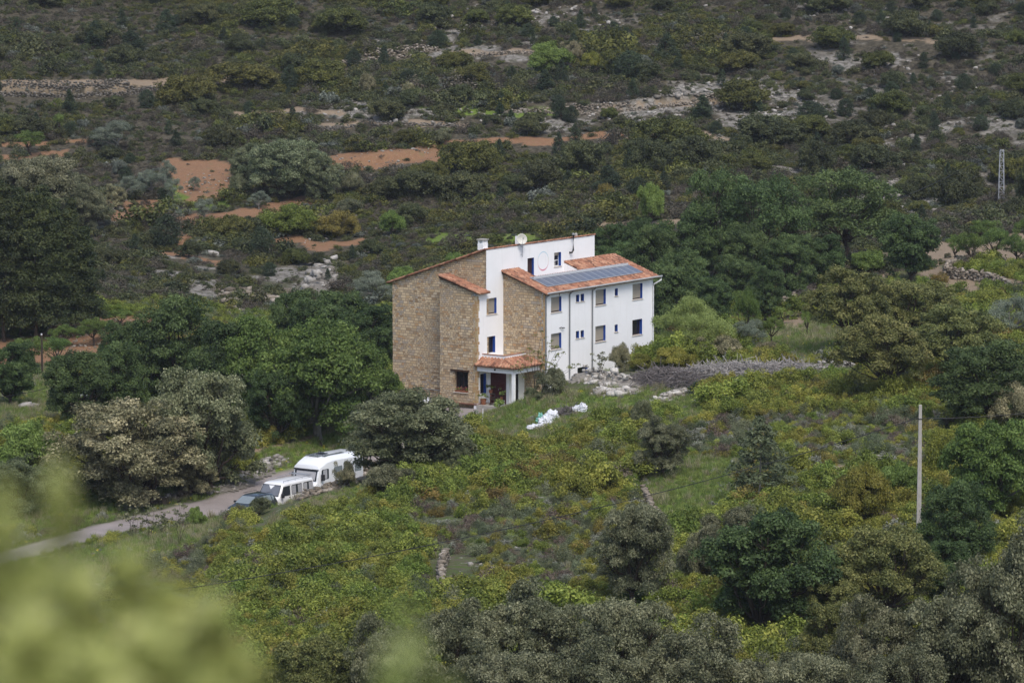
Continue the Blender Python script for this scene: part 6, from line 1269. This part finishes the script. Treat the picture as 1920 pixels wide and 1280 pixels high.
# plastic sacks and dead leaves
M['sack'] = simple('white plastic sack', (.60, .61, .64), .5, .4, var=.3, scale=9); M['sackg'] = simple('green plastic sack', (.18, .42, .34), .5, .4, var=.15)
def sack(name, px, py, sx, sy, sz, mat, label, seed, rz=0):
    import bmesh
    p = hit(px, py); rng = np.random.default_rng(seed); bm = bmesh.new(); bmesh.ops.create_icosphere(bm, subdivisions=4, radius=1)
    ph = rng.uniform(0, 6, 12)
    for v in bm.verts:
        x, y, z = v.co; f_ = 1 + .22 * math.sin(3 * x + ph[0] + 2 * y) + .16 * math.sin(6 * y + ph[1] + 4 * z) + .13 * math.sin(11 * x + ph[2] - 7 * y) + .10 * math.sin(19 * z + ph[3] + 13 * x) + .06 * math.sin(27 * y + ph[5] + 8 * z)
        v.co = Vector((x * sx * f_, y * sy * f_, max(-.12, z) * sz * f_ + (.15 * sz * math.sin(5 * x + ph[4]))))
    me = bpy.data.meshes.new(name); bm.to_mesh(me); bm.free(); me.materials.append(M[mat]); o = bpy.data.objects.new(name, me); COL.objects.link(o); o.location = (p[0], p[1], p[2] + .1); o.rotation_euler = (0, 0, rz); return tag(o, label, 'sack')
sack('plastic_sheet', 1012, 805, .85, .5, .35, 'sack', 'crumpled white plastic sheet, the lowest on the grass slope', 41, .4)
sack('plastic_sack', 1024, 795, .7, .5, .5, 'sack', 'white plastic sack bulging beside the green one on the slope', 42, .9)
sack('plastic_sack', 1017, 792, .34, .26, .50, 'sackg', 'small green plastic sack among the white ones', 43, .2)
sack('plastic_sack', 1037, 786, .5, .5, .42, 'sack', 'white plastic sack next to the heap of dead leaves', 44, 1.9)
sack('plastic_sack', 1088, 772, .5, .36, .42, 'sack', 'white plastic sack standing alone at the right end of the dead leaves', 45, 2.4)
brush([(1045,782),(1060,776),(1080,772)], 160, 'brown heap of dead stalks between the white plastic sacks', 'twigd', 46, .45, .35)

# ------------------------------------------------------------------ poles, masts, cables
p = hit(1722, 1040); ptop = at_d(1725, 760, p[1] - .25)
pole = thing('utility_pole', 'tall pale concrete pole carrying a black cable in the right foreground', 'pole', (p[0], p[1], p[2]))
H_ = ptop[2] - p[2]
M['pole'] = simple('weathered concrete pole', (.36, .34, .31), .9, .2, var=.2, scale=2, bump=.2)
MB().prism([(-.15, -.6), (.15, -.6), (.085, H_), (-.085, H_)], 'y', -.09, .09).build('shaft', M['pole'], pole, .015)
hole = MB()
for k in range(14): hole.box(-.03, .03, -.096, -.089, .8 + k * .5, 1.0 + k * .5)
hole.build('recess', M['concrete'], pole)
MB().tube([(-.1, 0, H_ - .75), (-.22, -.02, H_ - .75)], .03, 6).box(-.11, .11, -.1, .1, H_ - .82, H_ - .76).build('cable_clamp', M['trim'], pole)
def cable(name, pts, r, label, sag=0, n=40):
    mb = MB(); P = []
    for a_, b_ in zip(pts[:-1], pts[1:]):
        a_ = np.array(a_, float); b_ = np.array(b_, float)
        for k in range(n + 1):
            t = k / n; q_ = a_ + (b_ - a_) * t; q_[2] -= sag * 4 * t * (1 - t); P.append(q_)
    mb.tube(P, r, 5); return tag(mb.build(name, M['trim'], None), label, 'cable')
att = (p[0] - .2, p[1] - .02, p[2] + H_ - .75)
cable('power_cable', [tuple(at_d(-120, 1165, 168)), att], .022, 'black cable sagging from the concrete pole down to the lower left', 1.3)
cable('power_cable', [att, tuple(at_d(2120, 742, 214))], .022, 'black cable running from the concrete pole to the right edge', .35)
M['mastm'] = simple('galvanised steel', (.38, .39, .41), .6, .3)
def mast(px, ytop, ybase, label, wid=.32, d=None):
    p = hit(px, ybase); t = at_d(px, ytop, p[1]); h = t[2] - p[2]; m = thing('lattice_mast', label, 'mast', tuple(p)); mb = MB(); br = MB(); n = max(4, int(h / .55))
    for sx in (-1, 1):
        for sy in (-1, 1): mb.tube([(sx * wid, sy * wid, -.3), (sx * wid * .62, sy * wid * .62, h)], .03, 4)
    for k in range(n):
        z0_ = h * k / n; z1_ = h * (k + 1) / n; w0 = wid * (1 - .38 * k / n); w1 = wid * (1 - .38 * (k + 1) / n); s = 1 if k % 2 else -1
        for sg in (-1, 1):
            br.tube([(-w0 * s, sg * w0, z0_), (w1 * s, sg * w1, z1_)], .016, 3); br.tube([(sg * w0, -w0 * s, z0_), (sg * w1, w1 * s, z1_)], .016, 3); br.tube([(-w1, sg * w1, z1_), (w1, sg * w1, z1_)], .016, 3)
    mb.build('frame', M['mastm'], m); br.build('bracing', M['mastm'], m)
    MB().tube([(-.3, 0, h - .1), (.3, 0, h - .1)], .03, 4).build('crossarm', M['mastm'], m)
    for x_ in (-.25, .25): MB().tube([(x_, 0, h - .1), (x_, 0, h + .1)], .05, 6).build('insulator', M['trim'], m)
    return (p[0], p[1], p[2] + h)
t1 = mast(1877, 281, 380, 'tall grey lattice power mast on the rocky slope at the right')
cable('power_cable', [tuple(at_d(1540, 425, 385)), (t1[0] - .25, t1[1], t1[2])], .03, 'thin power line rising from the trees to the right hand lattice mast', .6)
cable('power_cable', [(t1[0] + .25, t1[1], t1[2]), tuple(at_d(2040, 215, 450))], .03, 'thin power line leaving the lattice mast to the right edge', .3)
t2 = mast(158, 708, 772, 'short lattice power mast among the trees at the left', .35)
cable('power_cable', [tuple(at_d(-80, 750, t2[1] + 4)), (t2[0] - .25, t2[1], t2[2])], .02, 'thin power line from the left edge to the short lattice mast', .4)
p = hit(79, 705); t_ = at_d(79, 628, p[1]); wp = thing('wooden_pole', 'slim dark wooden pole at the edge of the red orchard', 'pole', tuple(p))
MB().tube([(0, 0, -.4), (.02, 0, t_[2] - p[2])], [.1, .07], 8).build('shaft', M['bark'], wp); MB().tube([(0, 0, t_[2] - p[2]), (0, 0, t_[2] - p[2] + .12)], .07, 6).build('insulator', M['vent'], wp)
p = hit(905, 790); st_ = MB().tube([(0, 0, -.2), (.02, .02, .95)], .03, 6).build('marker_post', M['vent'], None, loc=tuple(p)); tag(st_, 'thin pale green post on the bank beside the drive', 'post')
# bare sapling on the bank
def bare(px, ytop, ybase, label, leafm=None, wpx=20, seed=1, nl=0, size=.07):
    p = hit(px, ybase); sc_ = FPX / p[1]; h = (float(project(*p)[1]) - ytop) / sc_; o = thing('sapling', label, 'sapling', tuple(p)); rng = np.random.default_rng(seed); mb = MB(); tips = []
    def br(a_, d, L, r, lv):
        b_ = a_ + d * L; mb.tube([a_, (a_ + b_) / 2 + rng.normal(size=3) * L * .06, b_], [r, r * .8, r * .55], 5, False)
        if lv == 0: tips.append(b_); return
        for _ in range(3 if lv > 1 else 3):
            nd = d + rng.normal(size=3) * np.array([.62, .62, .3]) * (wpx / sc_ / h); nd[2] = max(nd[2], -.05); nd /= np.linalg.norm(nd); br(a_ + (b_ - a_) * rng.uniform(.45, 1), nd, L * rng.uniform(.55, .85), r * .55, lv - 1); tips.append(b_)
    br(np.array([0, 0, -.1]), np.array([.05, 0, 1.]), h * .36, .045, 4); mb.build('stem', M['bark'], o)
    if leafm:
        cen = np.array(tips); st = leaves(cen, np.full(len(cen), .16), nl, size, rng, .3, .8, .5, .8); c = bpy.data.objects.new('foliage', leafmesh('foliage', [st], M[leafm])); COL.objects.link(c); c.parent = o
    TREEPOS.append((p[0], p[1], .5)); return o
bare(602, 808, 836, 'bare dead sapling on the grassy bank above the vans', seed=3, wpx=26)
def thin_tree(px, py, tips, label, leafm, seed, nl=26, size=.075, r0=.05, stems=3):
    p = hit(px, py); o = thing('sapling', label, 'sapling', tuple(p)); rng = np.random.default_rng(seed); mb = MB(); cen = []
    T = [at_d(tx, ty, p[1] + rng.uniform(-.7, .7)) - p for tx, ty in tips]
    for t_ in T:
        root = np.array([rng.normal() * .08, rng.normal() * .08, -.15]); k1 = root + np.array([t_[0] * .18, t_[1] * .2, t_[2] * .35]) + rng.normal(size=3) * .05; k2 = root + np.array([t_[0] * .55, t_[1] * .6, t_[2] * .72]) + rng.normal(size=3) * .06
        L = abs(t_[2]) + .5; mb.tube([root, k1, k2, t_], [r0 * .55, r0 * .42, r0 * .28, r0 * .10], 5, False); cen.append(t_)
        for _ in range(5):
            s = rng.uniform(.45, .98); q_ = k1 + (k2 - k1) * (s / .7) if s < .7 else k2 + (t_ - k2) * ((s - .7) / .3); q2 = q_ + np.array([rng.normal() * .28, rng.normal() * .28, rng.uniform(.05, .3)]); mb.tube([q_, q2], [r0 * .16, r0 * .06], 4, False); cen.append(q2)
    mb.build('stem', M['bark'], o); cen = np.array(cen); st = leaves(cen, np.full(len(cen), .17), nl, size, rng, .3, .7, .5, .8); c = bpy.data.objects.new('foliage', leafmesh('foliage', [st], M[leafm])); COL.objects.link(c); c.parent = o
    TREEPOS.append((p[0], p[1], .5)); return o
thin_tree(1003, 742, [(970,688),(980,662),(992,648),(1004,628),(1016,622),(1028,644)], 'thin young tree with sparse leaves growing in front of the porch', 'quej', 5, 16, .06)
thin_tree(1012, 742, [(1034,640),(1046,652),(1056,662),(1068,690),(1084,684),(1040,676)], 'slender sapling with sparse leaves leaning over the facade corner', 'kgreen', 6, 20, .06)
thin_tree(1128, 712, [(1124,668),(1130,662),(1136,674)], 'thin little shrub against the white facade', 'oakg', 7, 30, .06)
bare(932, 742, 772, 'small leafy shoot at the porch step', 'bright', 14, 8, 3, .06)
bare(880, 765, 800, 'thin weedy shoot at the edge of the drive', 'olive', 26, 9, 4, .05)
for i_, (a_, b_, c_) in enumerate([(255,900,985),(283,905,985),(310,930,985),(335,932,984),(230,950,990)]): pass
for px_, yt_, yb_, lab_ in ((247,955,1002,'thin dark shrub at the left of the row at the near edge of the lane'), (283,950,1010,'second thin shrub at the near edge of the lane'), (340,945,1020,'tallest thin shrub at the near edge of the lane'), (305,968,1004,'low leafy shrub between the thin ones at the lane')):
    thin_tree(px_, yb_, [(px_ - 9, yt_ + 14), (px_ - 3, yt_), (px_ + 5, yt_ + 6), (px_ + 11, yt_ + 18)], lab_, 'oakg', int(px_), 30, .06, .035)
plant('brightbush', 368, 950, 990, 40, 'round bright green bush at the near edge of the lane'); plant('darkbush', 488, 932, 966, 44, 'leafy dark bush in front of the dark car'); plant('greybush', 448, 945, 978, 34, 'grey bush before the bonnet of the dark car'); plant('brightbush', 50, 1065, 1100, 40, 'green bush at the near side of the lane at the left edge')

# ------------------------------------------------------------------ porch things
def local(u, v, z=0): return h2w(u, v, z)
M['chairw'] = simple('dark chair wood', (.03, .025, .02), .5, .3); M['terra'] = simple('terracotta pot', (.22, .09, .05), .85, .1, var=.2)
chr_ = thing('chair', 'dark wooden chair by the front door under the porch', 'chair', local(-2.95, 2.75, 0), HA + .4)
MB().box(-.2, .2, -.2, .2, .42, .46).build('seat', M['chairw'], chr_, .01)
for sx in (-1, 1):
    for sy in (-1, 1): MB().box(sx * .18 - .02, sx * .18 + .02, sy * .18 - .02, sy * .18 + .02, 0, .419).build('leg', M['chairw'], chr_)
MB().box(-.2, -.16, -.2, -.16, .461, .95).box(-.2, -.16, .16, .2, .461, .95).box(-.195, -.17, -.159, .159, .58, .66).box(-.195, -.17, -.159, .159, .84, .93).build('backrest', M['chairw'], chr_)
stl = thing('stool', 'low dark stool with a flower pot beside the front door', 'stool', local(-2.75, 2.1, 0), HA)
MB().box(-.18, .18, -.18, .18, .40, .44).build('seat', M['chairw'], stl)
for sx in (-1, 1):
    for sy in (-1, 1): MB().box(sx * .15 - .02, sx * .15 + .02, sy * .15 - .02, sy * .15 + .02, 0, .399).build('leg', M['vent'], stl)
for i_, (u, v, r_, h_, lm, lab, z0_) in enumerate([(-3.15, 3.5, .24, .45, 'bright', 'brown pot with pale green leaves at the corner of the stone bay', 0), (-2.6, 3.2, .16, .26, 'kgreen', 'potted plant behind the dark chair', .9), (-2.75, 2.1, .12, .2, 'bright', 'small flower pot standing on the stool', .44)]):
    t = thing('potted_plant', lab, 'plant', local(u, v, z0_ if i_ != 1 else 0), HA)
    mb = MB().tube([(0, 0, 0), (0, 0, h_)], [r_ * .75, r_], 14)
    if i_ == 1: mb = MB().tube([(0, 0, 0), (0, 0, .04), (0, 0, .05), (0, 0, .85), (0, 0, .86), (0, 0, 1.1)], [.15, .15, .03, .03, .12, .16], 12)
    mb.build('pot', M['terra'], t); rng = np.random.default_rng(50 + i_); top = 1.1 if i_ == 1 else h_
    cen = rng.normal(size=(9, 3)) * np.array([.14, .14, .12]) + np.array([0, 0, top + .25]); c = bpy.data.objects.new('foliage', leafmesh('foliage', [leaves(cen, np.full(9, .12), 22, .05, rng)], M[lm])); COL.objects.link(c); c.parent = t
fb = MB().box(XB - .06, XB + .2, 4.78, 5.9, .842, .99).build('flower_box', M['terra'], None); fb.location = (HX, HY, 0); fb.rotation_euler = (0, 0, HA); tag(fb, 'terracotta flower box with red flowers on the bay window sill', 'flower box')
rng = np.random.default_rng(61); M['red'] = leaf_mat('red flowers', (.10, .02, .02), (.25, .04, .05), (.4, .12, .1), .01, .1, .1)
for mt_, nm_, zz in (('kgreen', 'foliage', 1.08), ('red', 'blossom', 1.10)):
    cen = np.stack([np.full(14, XB + .05) + rng.normal(0, .05, 14), rng.uniform(4.82, 5.85, 14), np.full(14, zz) + rng.normal(0, .05, 14)], 1); c = bpy.data.objects.new(nm_, leafmesh(nm_, [leaves(cen, np.full(14, .09), 16 if mt_ == 'kgreen' else 9, .035, rng)], M[mt_])); COL.objects.link(c); c.parent = fb
# aloe like dark plants on the bank
for i_, (px_, yt_, yb_, w_) in enumerate([(975, 728, 748, 26), (995, 726, 746, 26), (1012, 735, 750, 20)]): plant('darkbush', px_, yt_, yb_, w_, ['dark fleshy plant nearest the porch on the grass bank', 'dark reddish plant in the middle of the bank above the lawn', 'small dark plant beside the grey leafed bush'][i_])

# ------------------------------------------------------------------ near shrub, out of focus, a few metres from the camera
def shoots(label, lst, seed):
    rng = np.random.default_rng(seed); d0 = lst[0][4]; bx = at_d(lst[0][0], 1280, d0)[0]; base = np.array([bx, d0 + .1, gz(bx, d0)]); o = thing('foreground_shrub', label, 'shrub', tuple(base)); mb = MB(); sets = []
    for px, ytop, ybot, wpx, dd, n in lst:
        top = at_d(px, ytop, dd) - base; bot = at_d(px + rng.uniform(-40, 40), ybot, dd) - base
        root = np.array([rng.normal() * .12, rng.normal() * .08, -.05]); mb.tube([root, (root + bot) / 2 + rng.normal(size=3) * .03, bot, (bot + top) / 2 + rng.normal(size=3) * .01, top], [.012, .009, .006, .004, .002], 5)
        w = wpx / FPX * dd; L = np.linalg.norm(top - bot); t = rng.random(n) ** .85; cen = bot + (top - bot) * t[:, None]; sp = w * .5 * (1 - .75 * t ** 1.5)
        a = rng.uniform(0, 6.28, n); rr_ = np.sqrt(rng.random(n)) * sp; cen = cen + np.stack([np.cos(a) * rr_, np.sin(a) * rr_, rng.normal(0, .012, n)], 1)
        ph = rng.uniform(0, 6.28, 3); tc = np.clip(.5 + .75 * np.sin(cen[:, 0] * 75 + ph[0]) * np.sin(cen[:, 2] * 62 + ph[1]) + rng.normal(0, .15), 0, 1.3)
        sets.append(leaves(cen, np.full(n, .014), 7, .011, rng, .4, 1, .42, .8, tc, tj=.3))
    mb.build('stem', M['bark'], o); c = bpy.data.objects.new('foliage', leafmesh('foliage', sets, M['fore'])); COL.objects.link(c); c.parent = o
shoots('blurred yellow green shrub filling the lower left corner', [(-30,1097,1500,170,4.6,150),(60,1057,1500,150,4.4,150),(150,1077,1500,150,4.7,150),(240,1067,1500,150,4.5,140),(320,1107,1500,150,4.6,140),(400,1157,1500,130,4.4,120),(460,1237,1500,110,4.7,90),
        (108,885,1300,50,4.2,45),(15,920,1200,50,4.0,40),(290,1187,1500,200,4.0,100),(60,1187,1500,240,4.0,110),(180,1237,1500,240,3.9,110)], 71)
shoots('single blurred pale shoot rising at the bottom edge left of the middle', [(765,1177,1500,50,4.2,26),(735,1247,1500,80,4.4,34),(830,1272,1500,50,4.5,20)], 72)

# ------------------------------------------------------------------ the air of the valley
x0_, x1_ = float(xs[0]) - 20, float(xs[-1]) + 20; y0_, y1_ = float(ys[0]) - 20, float(ys[-1]) + 20
hz = MB().box(x0_, x1_, y0_, y1_, float(ZZ.min()) - 1.5, max(float(ZZ.max()), CZ) + 12)
b = NB('valley haze'); vol = b.n('ShaderNodeVolumePrincipled'); vol.inputs['Color'].default_value = (.86, .90, 1.0, 1); vol.inputs['Density'].default_value = 0.00008; vol.inputs['Anisotropy'].default_value = .2
b.l(vol.outputs[0], b.out.inputs['Volume']); ho = hz.build('haze', b.m, None); tag(ho, 'thin pale haze filling the valley', kind='stuff')
